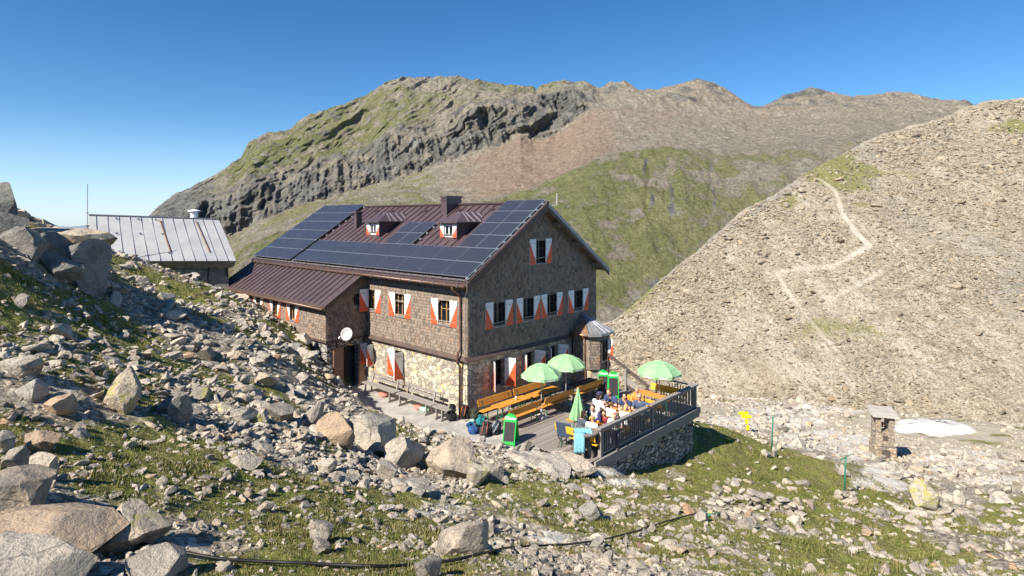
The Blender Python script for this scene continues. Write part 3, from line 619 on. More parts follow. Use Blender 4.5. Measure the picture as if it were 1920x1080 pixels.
gt.tube([(.25 - .6, EA - .08, 5.38), (.25 - .6, EA - .05, 5.2), (-.33, -.12, 4.98), (-.33, -.1, 4.85), (-.33, -.1, 2.75), (-.36, -.22, 2.6), (-.36, -.22, 2.2), (-.4, -.06, 2.05), (-.4, -.06, .02)], .05, 8)
gt.build('gutter', M['gutter'], hut, True)
gb = MB(); a = A0 + .4
while a < A1: gb.bar((a, EA - .17, 5.33), (a, EA - .17, 5.48), .02, .02); gb.bar((a, EA - .17, 5.48), (a, EA + .02, 5.5), .02, .02); a += .75
gb.build('gutter_bracket', M['lead'], hut)
bl = MB(); bl.bar((-7.1, -.06, 5.05), (.0, -.06, 5.02), .05, .05); bl.build('wall_batten', M['greywood'], hut)
fl = MB(); fl.bar((A0 + .05, EA - .03, 5.36), (-7.2, EA - .03, 5.36), .02, .1); fl.build('flashing', M['white'], roof)
sg = MB(); a = A0 + .2
u_ = Vector((0, .8367, .5476)); n_ = Vector((0, -.5476, .8367)); e0 = Vector((0, EA, 5.55))
while a < A1 - .1:
    p = e0 + u_ * .03 + n_ * .01 + Vector((a, 0, 0)); sg.bar(p, p + n_ * .1 - u_ * .05, .03, .02); sg.bar(p + n_ * .1 - u_ * .05, p + n_ * .11 + Vector((.18, 0, 0)), .025, .025); a += .42
for k in (.02, .07): p = e0 - u_ * 0 + n_ * (.05 + k); sg.bar(p + Vector((A0 + .1, 0, 0)), p + Vector((A1 - .1, 0, 0)), .014, .014)
sg.build('snow_guard', M['alu'], roof)
# lightning conductor
lc = MB(); lc.tube([(A1 + .03, EA, 5.66)] + [(A1 + .03, EA + (RT - EA) * f, 5.66 + (RZT - 5.55) * f) for f in (.33, .66, 1)], .012, 5)
lc.tube([(A1 - .05, EA, 5.62), (A1 - .12, -.3, 5.3), (-.06, -.1, 4.9), (-.06, -.09, 2.3), (-.1, -.02, 0)], .012, 5); lc.build('lightning_conductor', M['alu'], hut)
av = MB(); av.tube([(.5, RT + .15, RZT - .1), (.62, RT + .5, RZT - .1), (.62, RT + .5, RZT + .45)], .013, 6); av.build('aerial', M['white'], hut)
# solar panels
def panel(w, h=.95):
    b = MB(); b.box(-w / 2, w / 2, -h / 2, h / 2, 0, .03, 1); b.add([(-w/2+.02, -h/2+.02, .034), (w/2-.02, -h/2+.02, .034), (w/2-.02, h/2-.02, .034), (-w/2+.02, h/2-.02, .034)], [(0, 1, 2, 3)], 0)
    o = b.build('solar_panel', [M['pv'], M['alu']], None); return o
pm = {}
def put_panel(w, a, q):
    if w not in pm: pm[w] = o = panel(w)
    else: o = pm[w].copy(); COL.objects.link(o)
    o.parent = hut; c = e0 + u_ * q + n_ * .13 + Vector((a, 0, 0))
    o.matrix_local = Matrix(((1, 0, 0, c.x), (0, u_.y, n_.y, c.y), (0, u_.z, n_.z, c.z), (0, 0, 0, 1)))
for r in range(6):
    q = .62 + r * .965
    for k in range(3): put_panel(1.58, -18.25 + k * 1.6, q)
for r in range(2):
    for k in range(9): put_panel(1.58, -13.15 + k * 1.6 + .0, .62 + r * .965)
for r in range(4):
    for k in range(2): put_panel(1.2, -1.42 + k * 1.22, .62 + (2 + r) * .965)
for r in range(2):
    for k in range(2): put_panel(1.14, -7.05 + k * 1.16, .62 + (2 + r) * .965)
c0_ = MB().box(-.04, .06, -.04, .05, -.02, .06).build('panel_clamp', M['alu'], hut); first_ = True
for a, q0, q1 in ((-13.95, .1, 5.7), (.36, .1, 5.7), (-5.22, 2.1, 3.9)):
    q = q0
    while q < q1:
        p = e0 + u_ * q + n_ * .1 + Vector((a + .05, 0, 0))
        o = c0_ if first_ else c0_.copy(); first_ or COL.objects.link(o); first_ = False; o.location = p; q += .5
# dormers
def dormer(a):
    r = MB(); w = .57; t0 = 1.78; zb, ze = 6.95, 7.88
    wall_open(r, (a, t0, 0), (1, 0, 0), (-w, w), lambda x: ze, zb, [(-.3, .3, 7.2, 7.76)], .06)
    for s in (-w, w - .05): r.prism([(a + s, t0 + .06, ze), (a + s, t0 + .06, zb), (a + s, 3.2, ze)], (.05, 0, 0))
    r.box(a - w - .02, a + w + .02, t0 - .06, t0, zb - .12, zb + .02)
    r.build('dormer', M['roof'], hut) if 0 else None
    d = r.build('dormer', M['roof'], hut); d0 = d
    k = MB(); E = .2; z0, z1 = ze + .02, 8.34; f0 = t0 - .22; ap = t0 + .75; bk = 3.15; bk1 = (z1 - 5.55) / .6545 + EA
    k.add([(a - w - E, f0, z0), (a + w + E, f0, z0), (a + w + E, bk + .05, z0), (a - w - E, bk + .05, z0), (a - .12, ap, z1), (a + .12, ap, z1), (a + .12, bk1, z1), (a - .12, bk1, z1),
           (a - w - E, f0, z0 - .06), (a + w + E, f0, z0 - .06), (a + w + E, bk, z0 - .06), (a - w - E, bk, z0 - .06)],
          [(0, 1, 5, 4), (1, 2, 6, 5), (3, 0, 4, 7), (4, 5, 6, 7), (8, 9, 1, 0), (9, 10, 2, 1), (11, 8, 0, 3), (8, 11, 10, 9)])
    for i in range(5):
        tt = ap - .2 + i * .38; k.bar((a + w + E, tt, z0 + .02), (a + .12, max(tt, ap), z1 + .02), .03, .03, m=1)
        k.bar((a - w - E, tt, z0 + .02), (a - .12, max(tt, ap), z1 + .02), .03, .03, m=1)
    k.build('roof', [M['roof'], M['lead']], d)
    b = MB(); b.box(-.3, .3, .05, .09, -.28, .28); 
    wd = window(d, (a, t0, 7.48), (1, 0, 0), .58, .56, sh=(.27, .6), recess=.03, curtain=False, bar=-.16, muntin=False, sill=False, frame='white')
dormer(-3.19); dormer(-9.3)
def chimney(a, t, wa, wt, z0, z1, name='chimney'):
    b = MB(); b.box(a - wa/2, a + wa/2, t - wt/2, t + wt/2, z0, z1); b.box(a - wa/2 - .05, a + wa/2 + .05, t - wt/2 - .05, t + wt/2 + .05, z1, z1 + .1)
    b.box(a - wa/2 - .03, a + wa/2 + .03, t - wt/2 - .03, t + wt/2 + .03, z1 - .14, z1 - .1); return b.build(name, M['roof'], hut)
chimney(-5.7, 4.1, .45, 1.0, 7.9, 9.12); chimney(-12.1, 2.6, .26, .36, 7.3, 8.35)
for s in (2.6, 5.0, 7.7, 10.8, 12.2):
    b = MB(); p = e0 + u_ * 5.3 + n_ * .02; b.hexa([(-s-.16, p.y-.08, p.z-.06), (-s+.16, p.y-.08, p.z-.06), (-s+.16, p.y+.1, p.z+.05), (-s-.16, p.y+.1, p.z+.05), (-s-.12, p.y-.1, p.z+.03), (-s+.12, p.y-.1, p.z+.03), (-s+.12, p.y+.1, p.z+.09), (-s-.12, p.y+.1, p.z+.09)]); b.build('roof_vent', M['roofseam'], roof)
# annex with lean-to roof
AX0, AX1, AT = -18.9, -7.25, -2.15; ZA = 2.42
def annz(t): return 4.07 + (t + 2.4) * (5.42 - 4.07) / (2.4 + EA + .1)
an = MB(); awo = [(-10.4 - .27, -10.4 + .27, 3.0, 3.85), (-12.3 - .27, -12.3 + .27, 3.0, 3.85), (-14.3 - .27, -14.3 + .27, 3.0, 3.85)]
wall_open(an, (0, AT, 0), (1, 0, 0), (AX0, AX1), lambda x: annz(AT) - .08, ZA, awo, .2)
wall_open(an, (AX1, AT + .2, 0), (0, 1, 0), (0, -AT - .2), lambda y: annz(y + AT + .2) - .08, ZA, [(1.42 - .2, 1.72 - .2, 3.85, 4.4)], .2)
an.box(AX0, AX0 + .2, AT + .2, -.0, 1, 4.2)
an.build('annex_wall', M['dark'], hut)
s2 = MB(); shingles(s2, (0, AT, 0), (1, 0, 0), AX0, AX1 + .02, ZA, lambda x: annz(AT) - .1, awo)
shingles(s2, (AX1, AT, 0), (0, 1, 0), -.02, -AT - .02, ZA, lambda y: annz(y + AT) - .1, [(1.42, 1.72, 3.85, 4.4)])
s2.build('annex_shingle_cladding', M['shingle'], hut)
sb = MB(); wall_open(sb, (0, AT + .1, 0), (1, 0, 0), (AX0, AX1 - .1), lambda x: ZA - .12, -.5, [], .3)
wall_open(sb, (AX1 - .1, AT + .4, 0), (0, 1, 0), (0, -AT - .34), lambda x: ZA - .12, -.5, [(.55, 1.35, -.5, 1.98)], .3)
sb.build('annex_stone_wall', M['drystone'], hut)
lb = MB(); lb.box(AX0, AX1 + .05, AT - .03, AT + .12, ZA - .12, ZA - .003); lb.box(AX1 - .1, AX1 + .05, AT + .12, -.04, ZA - .12, ZA - .003); lb.build('annex_beam', M['fascia'], hut)
ar = MB(); ar.prism([(AX0 - .3, -2.4, 4.07), (AX0 - .3, EA + .1, 5.42), (AX0 - .3, EA + .1, 5.32), (AX0 - .3, -2.4, 3.97)], (AX1 + .3 - AX0 + .3, 0, 0))
a = AX0 - .1
while a < AX1 + .25: ar.bar((a, -2.38, 4.095), (a, EA + .1, 5.445), .03, .05, m=1); a += .5
arf = ar.build('annex_roof', [M['roof'], M['roofseam']], hut)
ab = MB(); ab.prism([(AX1 + .3, -2.42, 4.06), (AX1 + .3, EA + .1, 5.43), (AX1 + .3, EA + .1, 5.22), (AX1 + .3, -2.42, 3.85)], (.04, 0, 0)); ab.build('bargeboard', M['fascia'], arf); ab = MB(); ab.box(AX0 - .3, AX1 + .29, -2.44, -2.403, 3.88, 4.05); ab.build('fascia', M['fascia'], arf)
ag = MB(); ag.tube([(AX0 - .2, -2.5, 3.95), (AX1 + .3, -2.5, 3.93)], .06, 8); ag.build('gutter', M['gutter'], arf, True)
for q in awo: window(hut, ((q[0] + q[1]) / 2, AT, 3.43), (1, 0, 0), .54, .85, sh=(.36, .95), bar=.2, recess=.1)
window(hut, (AX1, AT + 1.57, 4.13), (0, 1, 0), .30, .55, angs=(None, None), recess=.08, curtain=False, muntin=False, frame='framedark')
# entrance door: dark recess and two brown leaves
dr = MB(); dr.box(AX1 - .9, AX1 - .85, AT + .7, AT + 2.0, -.3, 2.0)
for k in range(6): dr.box(AX1 - .845, AX1 - .83, AT + .93 + k * .14, AT + 1.06 + k * .14, 0, 1.95)
door = dr.build('door', M['darkwood'], hut)
for y0, y1, nm in ((AT + .42, AT + .93, 'door_leaf'), (AT + 1.78, AT + 2.07, 'door_leaf')):
    q = MB(); q.box(AX1 - .09, AX1 - .045, y0, y1, .05, 2.0)
    for zz in (.15, .95, 1.75): q.box(AX1 - .045, AX1 - .03, y0 + .03, y1 - .03, zz, zz + .08)
    q.build(nm, M['shutwood'], hut)
# bay on the gable
bay = MB(); B1, T0, T1 = 1.32, 6.98, 8.5; fp = [(-.05, T0), (B1 - .3, T0), (B1, T0 + .38), (B1, T1 - .3), (B1 - .3, T1), (-.05, T1)]
bay.prism([(x, y, .95) for x, y in fp], (0, 0, 1.62)); bay.build('bay', M['dark'], hut)
bs = MB()
shingles(bs, (0, T0, 0), (1, 0, 0), .04, B1 - .56, .98, lambda x: 2.5, []); shingles(bs, (0, T0, 0), (1, 0, 0), B1 - .5, B1 - .28, .98, lambda x: 2.5, [])
dx, dy = .3, .38; L_ = math.hypot(dx, dy); shingles(bs, (B1 - .3, T0, 0), (dx / L_, dy / L_, 0), 0, L_, .98, lambda x: 2.5, [])
shingles(bs, (B1, T0 + .38, 0), (0, 1, 0), 0, T1 - .68 - T0, .98, lambda x: 2.5, [(.08, .62, 1.2, 2.2)]); bs.build('bay_shingles', M['shingle'], hut)
window(hut, (B1 + .02, T0 + .38 + .35, 1.7), (0, 1, 0), .5, 1.0, angs=(None, 120), sh=(.25, 1.0), frame='framedark', recess=-.02, curtain=False)
br = MB(); E = .2; ev = [(-.02, T0 - E), (B1 - .2, T0 - E), (B1 + E, T0 + .25), (B1 + E, T1 - .15), (B1 - .2, T1 + E), (-.02, T1 + E)]
ap = [(.02, T0 + .55, 3.32), (.3, T0 + .75, 3.3)]
Pz = [(x, y, 2.55) for x, y in ev]; br.add(Pz + [(0.03, 7.72, 3.34)], [(i, i + 1, 6) for i in range(5)], 0); br.add([(x, y, 2.55) for x, y in ev] + [(x, y, 2.43) for x, y in ev], [(i, i + 1, i + 7, i + 6) for i in range(5)] + [(6, 7, 8, 9, 10, 11)], 1)
top = Vector((0.03, 7.72, 3.34))
for i in range(5):
    a_, b_ = Vector(Pz[i]), Vector(Pz[i + 1])
    for f in ((0, .34, .67) if i else (.3, .65, 1)): p = a_.lerp(b_, f); br.bar(p + Vector((0, 0, .015)), top + Vector((0, 0, .015)), .025, .03, m=1)
brf = br.build('bay_roof', [M['copper'], M['zinc']], hut); brf.data.polygons.foreach_get
for p_ in brf.data.polygons:
    if len(p_.vertices) == 3 and p_.center.x > .75: p_.material_index = 1
bb = MB(); bb.prism([(x * 1.04, y + (-.05 if y < 7.7 else .05), .83) for x, y in fp], (0, 0, .12)); bb.build('bay_sill', M['soffit'], hut)
bf = MB(); bf.prism([(x, y, -2.6) for x, y in [(-.05, T0 + .05), (B1 - .3, T0 + .05), (B1 - .06, T0 + .4), (B1 - .06, T1 - .3), (B1 - .35, T1 - .05), (-.05, T1 - .05)]], (0, 0, 3.42)); bf.build('bay_base', M['stonewall'], hut)
bg_ = MB(); bg_.tube([(-.02, T0 - E - .04, 2.5), (B1 - .25, T0 - E - .04, 2.47)], .05, 8); bg_.tube([(B1 - .56, T0 - E - .04, 2.45), (B1 - .53, T0 - .07, 2.25), (B1 - .53, T0 - .07, -.0)], .035, 8); bg_.build('bay_gutter', M['copper'], hut, True)
# satellite dish on the annex corner
dish = empty('satellite_dish', 'white round satellite dish mounted on the shaded side wall of the annex', 'satellite dish', W(-6.78, -1.35, 2.55), RZ)
b = MB(); n = 20; rings = [(0, 0), (.12, .01), (.24, .04), (.33, .085), (.345, .09)]
V_ = []; F_ = []
for r_, h_ in rings:
    for k in range(n): V_.append((math.cos(2*math.pi*k/n) * r_ * .9, -h_, math.sin(2*math.pi*k/n) * r_))
for i in range(4):
    for k in range(n): F_.append((i*n+k, i*n+(k+1) % n, (i+1)*n+(k+1) % n, (i+1)*n+k))
b.add(V_, F_); q = b.build('reflector', M['zinc'] if 0 else simple('dish_white', (.55, .55, .54), .5), dish, True); q.scale = (.88, 1, .88); q.modifiers.new('s', 'SOLIDIFY').thickness = .012
q.rotation_euler = (R(-22), 0, R(42)); q.location = (0, 0, .12)
b = MB(); b.tube([(0, .02, .1), (-.1, .1, -.1), (-.45, .1, -.12)], .018, 6); b.build('bracket', M['lead'], dish)
b = MB(); b.tube([(-.02, -.02, -.2), (-.02, -.42, -.02)], .012, 6); b.tube([(-.02, -.42, -.02), (-.02, -.36, .06)], .03, 8); b.build('receiver_arm', M['alu'], dish)

# ================================================================ grey shed up the slope
SHD = empty('stone_shed', 'low rendered shed with a pale grey seamed metal roof up the slope behind the path', 'shed', (0, 0, 0))
def V3(px, py, d): return Vector(P(px, py, d))
eR, eL = V3(443, 489, 34.0), V3(168, 489, 30.3); rR, rL = V3(410, 411, 36.2), V3(166, 403, 32.5)
d_ = (eR - eL); d_.z = 0; d_.normalize(); nrm = Vector((d_.y, -d_.x, 0))
SHD.location = V3(430, 540, 34.4)
def shl(b, name, mats, smooth=False, parent=None):
    o = b.build(name, mats, parent or SHD, smooth)
    if parent is None: o.matrix_local = Matrix.Translation(-SHD.location)
    return o
b = MB(); nn = (eR - eL).cross(rL - eL).normalized(); nn = nn if nn.z > 0 else -nn
b.prism([eL, eR, rR, rL], -nn * .1)
bkL, bkR = rL - nrm * 2.3 + Vector((0, 0, -2.3)), rR - nrm * 2.3 + Vector((0, 0, -2.3)); b.prism([rL, rR, bkR, bkL], (0, 0, -.1))
for i in range(1, 13):
    f = i / 12.4 - .03; b.bar(eL.lerp(eR, f) + nn * .02, rL.lerp(rR, f) + nn * .02, .025, .045, m=1)
rfx = shl(b, 'roof', [M['shedroof'], M['lead']])
b = MB(); b.bar(rL + Vector((0, 0, .02)), rR + Vector((0, 0, .02)), .16, .06); shl(b, 'ridge_cap', M['lead'])
for f, nm in ((.48, 1), (.765, 1)):
    b = MB(); p0, p1 = rL.lerp(rR, f + .03), eL.lerp(eR, f + .06); b.bar(p0.lerp(p1, .08) + nn * .07, p0.lerp(p1, .82) + nn * .07, .045, .05); shl(b, 'rusty_roof_bar', M['rust'])
for (f, g_) in ((.19, .08), (.35, .08), (.5 - .02, .08), (.18, .42), (.345, .42), (.505, .42), (.19, .82), (.52, .84)):
    b = MB(); p = rL.lerp(rR, f).lerp(eL.lerp(eR, f), g_); b.bar(p + nn * .02, p + nn * .12 + d_ * .06, .05, .03); b.bar(p + nn * .1 - d_ * .05, p + nn * .1 + d_ * .1, .03, .03); shl(b, 'snow_hook', M['lead'])
cz0, cz1 = eL.z - .55, eL.z - .12
b = MB(); b.prism([eL + Vector((0, 0, -.12)) - nrm * .02 - d_ * 0, eR + Vector((0, 0, -.1)) - nrm * .02 - d_ * .03, eR + Vector((0, 0, -.3)) - nrm * .12 - d_ * .12, eR + Vector((0, 0, -.42)) - nrm * .3 - d_ * .25, eL + Vector((0, 0, -.42)) - nrm * .3], -nrm * .3); shl(b, 'eave_box', M['render'])
w0 = eL + d_ * .25 - nrm * .42; w1 = eR - d_ * .36 - nrm * .42; w0.z = w1.z = 0; zt = min(eL.z, eR.z) - .1
b = MB(); q0, q1 = w0 - nrm * 4.0, w1 - nrm * 4.0
for A_, B_ in ((w0, w1), (w1, q1), (q1, q0), (q0, w0)): b.prism([A_ + Vector((0, 0, 2.6)), B_ + Vector((0, 0, 2.6)), B_ + Vector((0, 0, zt)), A_ + Vector((0, 0, zt))], (0, 0, .0) if 0 else (A_ - B_).cross(Vector((0, 0, 1))).normalized() * .2)
for A_, B_, C_ in ((w1, q1, rR),): b.prism([A_ + Vector((0, 0, zt)), B_ + Vector((0, 0, zt)), Vector((C_.x - d_.x * .3, C_.y - d_.y * .3, C_.z - .15))], -d_ * .2)
shl(b, 'wall', M['render'])
b = MB(); m0, m1 = w0 + nrm * .06, w1 + nrm * .06 
b.prism([m0 + Vector((0, 0, 2.)), m1 + Vector((0, 0, 2.)), m1 + Vector((0, 0, 4.65)), m1 - d_ * .9 + Vector((0, 0, 5.05)), m0 + d_ * 1.5 + Vector((0, 0, 5.5)), m0 + Vector((0, 0, 5.5))], -nrm * .1); shl(b, 'footing', M['rawconcrete'])
b = MB(); p = rL.lerp(rR, .8) - nrm * .5; b.tube([p + Vector((0, 0, -.7)), p + Vector((0, 0, .42))], .22, 10); b.tube([p + Vector((0, 0, .42)), p + Vector((0, 0, .47)), p + Vector((0, 0, .55))], [.36, .36, .1], 10); shl(b, 'chimney', M['white'], False)
b = MB(); p = w1 - d_ * .95 + nrm * .1; p.z = 5.75; b.box(p.x - .2, p.x - .14, p.y - .05, p.y, p.z - .15, p.z + .1); b.box(p.x + .02, p.x + .08, p.y - .05, p.y, p.z - .15, p.z + .1); b.box(p.x - .2, p.x + .08, p.y - .06, p.y + .02, p.z + .08, p.z + .13); shl(b, 'wall_lamp', M['white'])
b = MB(); b.tube([p + Vector((-.02, -.05, -.1)), p + Vector((-.05, -.05, -.6)), p + Vector((-.12, -.1, -1.3))], .035, 6); shl(b, 'cable_pipe', M['dark'])
mast = empty('mast', 'slender grey metal mast rising beside the left end of the shed', 'mast', P(164, 480, 30))
b = MB(); hM = (480 - 345) / F * 30; b.tube([(0, 0, -1), (0, 0, hM * .42)], .035, 6); b.tube([(0, 0, hM * .42), (0, 0, hM)], .018, 6); b.build('pole', M['lead'], mast)
b = MB(); b.bar((-.09, 0, hM * .42), (.09, 0, hM * .42), .05, .05); b.bar((-.07, 0, hM * .6), (.07, 0, hM * .6), .03, .03); b.build('clamp', M['dark'], mast)
# ================================================================ materials for the terrace
M['orange'] = simple('orange_lacquered_wood', (.62, .27, .045), .45, .2, 3)
M['yellow'] = simple('yellow_lacquered_wood', (.78, .42, .035), .45, .15, 3)
M['greenmetal'] = simple('green_painted_steel', (.02, .12, .06), .5, .2)
M['umb'] = simple('pale_green_canvas', (.25, .44, .23), .8, .1, 3)
M['umb2'] = simple('lighter_green_seam', (.42, .60, .36), .8, .05)
M['signgreen'] = simple('bright_green_plastic', (.02, .42, .07), .4, .08)
M['slate'] = simple('black_chalkboard', (.035, .03, .035), .7, .3, 8)
M['polegrn'] = simple('turquoise_green_pole', (.03, .17, .11), .55, .25, 6)
M['signyel'] = simple('yellow_signboard', (.80, .66, .02), .5, .08)
M['towel'] = simple('light_blue_terry', (.22, .50, .58), .95, .12, 9, bump=.5, bd=.01)
M['navy'] = simple('navy_fabric', (.045, .07, .12), .8, .15)
M['concrete'] = simple('pale_concrete', (.55, .53, .5), .9, .15)
M['hose'] = simple('black_rubber_hose', (.012, .011, .011), .5, .3)
M['hosegreen'] = simple('green_hose', (.05, .25, .12), .5, .2)
M['skin'] = simple('skin', (.58, .33, .22), .6, .12, 8)
M['bark'] = wood('weathered_root_wood', (.26, .215, .18), (.12, .10, .085), isl=.1)
def cloth(c): 
    k = 'cloth_%d_%d_%d' % tuple(int(x * 100) for x in c)
    if k not in M: M[k] = simple(k, c, .9, .15, 7)
    return M[k]
def label_text(txt, size, mat, parent, mx, name='lettering'):
    cu = bpy.data.curves.new('t', 'FONT'); cu.body = txt; cu.size = size; cu.align_x = 'CENTER'; cu.align_y = 'CENTER'; cu.extrude = .001; cu.shear = .25; cu.offset = size * .015; cu.resolution_u = 2
    to = bpy.data.objects.new('t', cu); COL.objects.link(to); dg = bpy.context.evaluated_depsgraph_get(); dg.update()
    me = bpy.data.meshes.new_from_object(to.evaluated_get(dg)); bpy.data.objects.remove(to)
    me.materials.clear(); me.materials.append(mat); o = bpy.data.objects.new(name, me); COL.objects.link(o); o.parent = parent; o.matrix_local = mx; return o

# ================================================================ timber terrace on its stone wall
ter = empty('terrace', 'weathered timber terrace in front of the gable, carried by a dry stone wall', 'terrace', W(3, 3.6, 0), RZ)
def tb(b, name, m, smooth=False, parent=ter, c=(3, 3.6, 0)):
    o = b.build(name, m, parent, smooth); o.location = (-c[0], -c[1], -c[2]); return o
b = MB(); a = .08
while a < 6.12:
    w = .135; t = -.3 - random.random() * .04
    while t < 7.6:
        L = random.uniform(2.2, 4); t2 = min(t + L, 7.62); b.box(a, a + w, t, t2 - .006, -.035, random.uniform(-.004, .004)); t = t2
    a += w + .009
tb(b, 'deck_boards', M['deck'])
b = MB(); b.box(6.16, 6.24, .0, 7.75, -.24, .0); b.box(6.10, 6.16, -.1, 7.8, -.42, -.25); b.box(.1, 6.15, 7.64, 7.72, -.3, -.01)
for t in np.arange(.3, 7.6, .8): b.box(.5, 6.08, t, t + .1, -.22, -.04)
tb(b, 'edge_beam', M['greywood'])
b = MB(); b.box(5.72, 6.02, .0, 7.5, -3.2, -.43); b.box(.2, 5.70, 7.2, 7.5, -3.4, -.43); tb(b, 'retaining_wall', M['drystone'])
rail = empty('railing', 'grey timber balustrade with close vertical balusters along the outer terrace edge', 'railing', W(6.08, 3.9, 0), RZ)
def rb(b, name, m): return tb(b, name, m, False, rail, (6.08, 3.9, 0))
for t in (.5, 3.92, 7.52): b = MB(); b.box(6.02, 6.14, t - .06, t + .06, -.3, .93); rb(b, 'post', M['greywood'])
b = MB(); b.box(4.15, 4.27, 7.46, 7.58, -.1, .93); rb(b, 'post', M['greywood'])
b = MB(); b.box(5.99, 6.18, .36, 7.66, .93, .99); rb(b, 'handrail', M['greywood']); b = MB(); b.box(4.1, 5.985, 7.43, 7.61, .93, .99); rb(b, 'handrail', M['greywood'])
b = MB(); b.box(6.05, 6.11, .57, 3.85, .06, .12); b.box(6.05, 6.11, 3.99, 7.45, .06, .12); b.box(6.05, 6.11, .57, 3.85, .84, .9); b.box(6.05, 6.11, 3.99, 7.45, .84, .9); rb(b, 'rail', M['greywood'])
bal = MB(); bal.box(-.012, .012, -.02, .02, -.39, .39); b0 = None
for t in list(np.arange(.66, 3.8, .13)) + list(np.arange(4.07, 7.42, .13)):
    if b0 is None: o = b0 = bal.build('baluster', M['greywood'], rail)
    else: o = b0.copy(); COL.objects.link(o)
    o.location = (0, t - 3.9, .47)
for a in np.arange(4.38, 5.98, .13): o = b0.copy(); COL.objects.link(o); o.location = (a - 6.08, 7.52 - 3.9, .47); o.rotation_euler = (0, 0, R(90))
# flagged patio along the long wall
pz = sorted(PATIO); b = MB(); b.prism([(a, t, -.05) for a, t in [(-7.5, .04), (-7.5, -1.35), (-5.6, -1.85), (-2.7, -2.0), (.5, -1.9), (1.9, -1.4), (3.3, -.85), (4.1, -.35), (.07, -.31), (.05, .04)]], (0, 0, .035))
pt = b.build('patio', None and 0 or simple('patio_concrete', (.36, .34, .31), .9, .3, 1.3, bump=.6, bd=.03)); pt.location = W(0, 0, 0); pt.rotation_euler = (0, 0, RZ); tag(pt, kind='structure')
# stairs at the back with sloping rails
st = empty('stair', 'dark timber stair with sloping handrails behind the tall chalkboards', 'stair', W(2.0, 8.0, 0), RZ)
def sb2(b, n, m): o = b.build(n, m, st); o.location = (-2.0, -8.0, 0); return o
b = MB(); b.box(2.55, 2.65, 7.6, 7.7, -.2, 1.02); sb2(b, 'post', M['greywood'])
b = MB(); b.bar((1.35, 7.95, 1.5), (3.6, 7.95, .32), .1, .12); sb2(b, 'handrail', M['darkwood']); b = MB(); b.box(3.5, 3.6, 7.9, 8.0, -1.6, .35); sb2(b, 'post', M['darkwood']); b = MB(); b.box(1.35, 1.45, 7.9, 8.0, -1.6, 1.45); sb2(b, 'post', M['darkwood'])
b = MB(); b.bar((2.4, 7.7, .62), (4.6, 7.7, -.5), .06, .26); sb2(b, 'stringer', M['greywood']); b = MB(); b.bar((2.6, 7.8, .1), (4.4, 7.8, -.9), .06, .26); sb2(b, 'stringer', M['darkwood'])
b = MB()
for i in range(6): b.box(2.6 + i * .32, 2.9 + i * .32, 7.75, 8.6, -.05 - i * .18, -.01 - i * .18)
sb2(b, 'treads', M['greywood'])

# ================================================================ benches, tables, umbrellas
ROW = 'beer garden benches and tables on the terrace'
def bench(label, a, t, L, back=True, dirn=0, mat='orange', cat='bench', grp=None, z=0):
    """centre of seat; long axis along local y; dirn 0: backrest on +x side"""
    o = empty('bench', label, cat, W(a, t, z), RZ + dirn, grp)
    b = MB(); b.box(-.14, .14, -L/2, L/2, .43, .46); b.build('seat', M[mat], o)
    if back: b = MB(); b.hexa([(.16, -L/2, .58), (.19, -L/2, .58), (.19, L/2, .58), (.16, L/2, .58), (.22, -L/2, .84), (.25, -L/2, .84), (.25, L/2, .84), (.22, L/2, .84)]); b.build('backrest', M[mat], o)
    for s in (-1, 1):
        y = s * (L/2 - .22); b = MB()
        for x in (-.12, .12): b.bar((x, y, .43), (x * 1.3, y, 0), .03, .03)
        b.bar((-.14, y, .2), (.14, y, .2), .025, .025); b.bar((-.12, y, .415), (.13, y, .415), .03, .025)
        if back: b.bar((.13, y, .41), (.215, y, .8), .025, .025)
        b.build('leg', M['greenmetal'], o)
    return o
def table(label, a, t, L, dirn=0, mat='orange', w=.5, grp=None, legm='greenmetal'):
    o = empty('table', label, 'table', W(a, t, 0), RZ + dirn, grp)
    b = MB()
    for k in range(4): b.box(-w/2 + k * w/4 + .002, -w/2 + (k + 1) * w/4 - .002, -L/2, L/2, .735, .765)
    b.box(-w/2, w/2, -L/2 + .1, -L/2 + .16, .70, .734); b.box(-w/2, w/2, L/2 - .16, L/2 - .1, .70, .734); b.build('tabletop', M[mat], o)
    for s in (-1, 1):
        y = s * (L/2 - .28); b = MB()
        for x in (-.17, .17): b.bar((x * .7, y, .72), (x, y + s * .05, 0), .03, .03)
        b.bar((-.16, y, .3), (.16, y, .3), .025, .025); b.bar((0, y, .3), (0, y - s * .3, .7), .02, .02); b.build('leg', M['greenmetal'], o)
    return o
bench('orange bench with backrest against the stone gable wall, nearest the backpacks', .78, 1.0, 1.95, dirn=math.pi)
bench('orange bench with backrest against the gable wall behind the first open umbrella', .78, 3.15, 2.1, dirn=math.pi)
table('orange folding table nearest the backpacks', 1.45, 1.05, 1.85)
table('orange folding table beside the pole of the first open umbrella', 1.5, 3.0, 1.75)
table('dark grey wooden table in front of the bay', 1.9, 5.25, 1.6, mat='darkwood')
bench('orange bench with backrest behind the near chalkboard, facing the gable', 2.12, .9, 1.9)
bench('orange bench with backrest right of the first umbrella pole, facing the gable', 2.12, 2.98, 1.85)
bench('orange bench with backrest facing the gable, nearest the two tall chalkboards', 2.12, 5.15, 1.9)
H9 = R(-90)
bench('yellow bench with backrest nearest the towel-covered table', 5.25, .36, 1.7, dirn=H9, mat='yellow')
table('orange table under the closed umbrella with people around it', 5.15, 1.15, 1.7, dirn=H9)
bench('yellow bench with backrest between the two groups of diners', 5.3, 1.78, 1.5, dirn=-H9, mat='yellow')
bench('yellow bench under the three diners in white shirts', 5.2, 2.35, 1.7, dirn=H9, mat='yellow', back=False)
table('orange table between the people in blue polo shirts and the children in white', 5.15, 2.98, 1.7, dirn=H9)
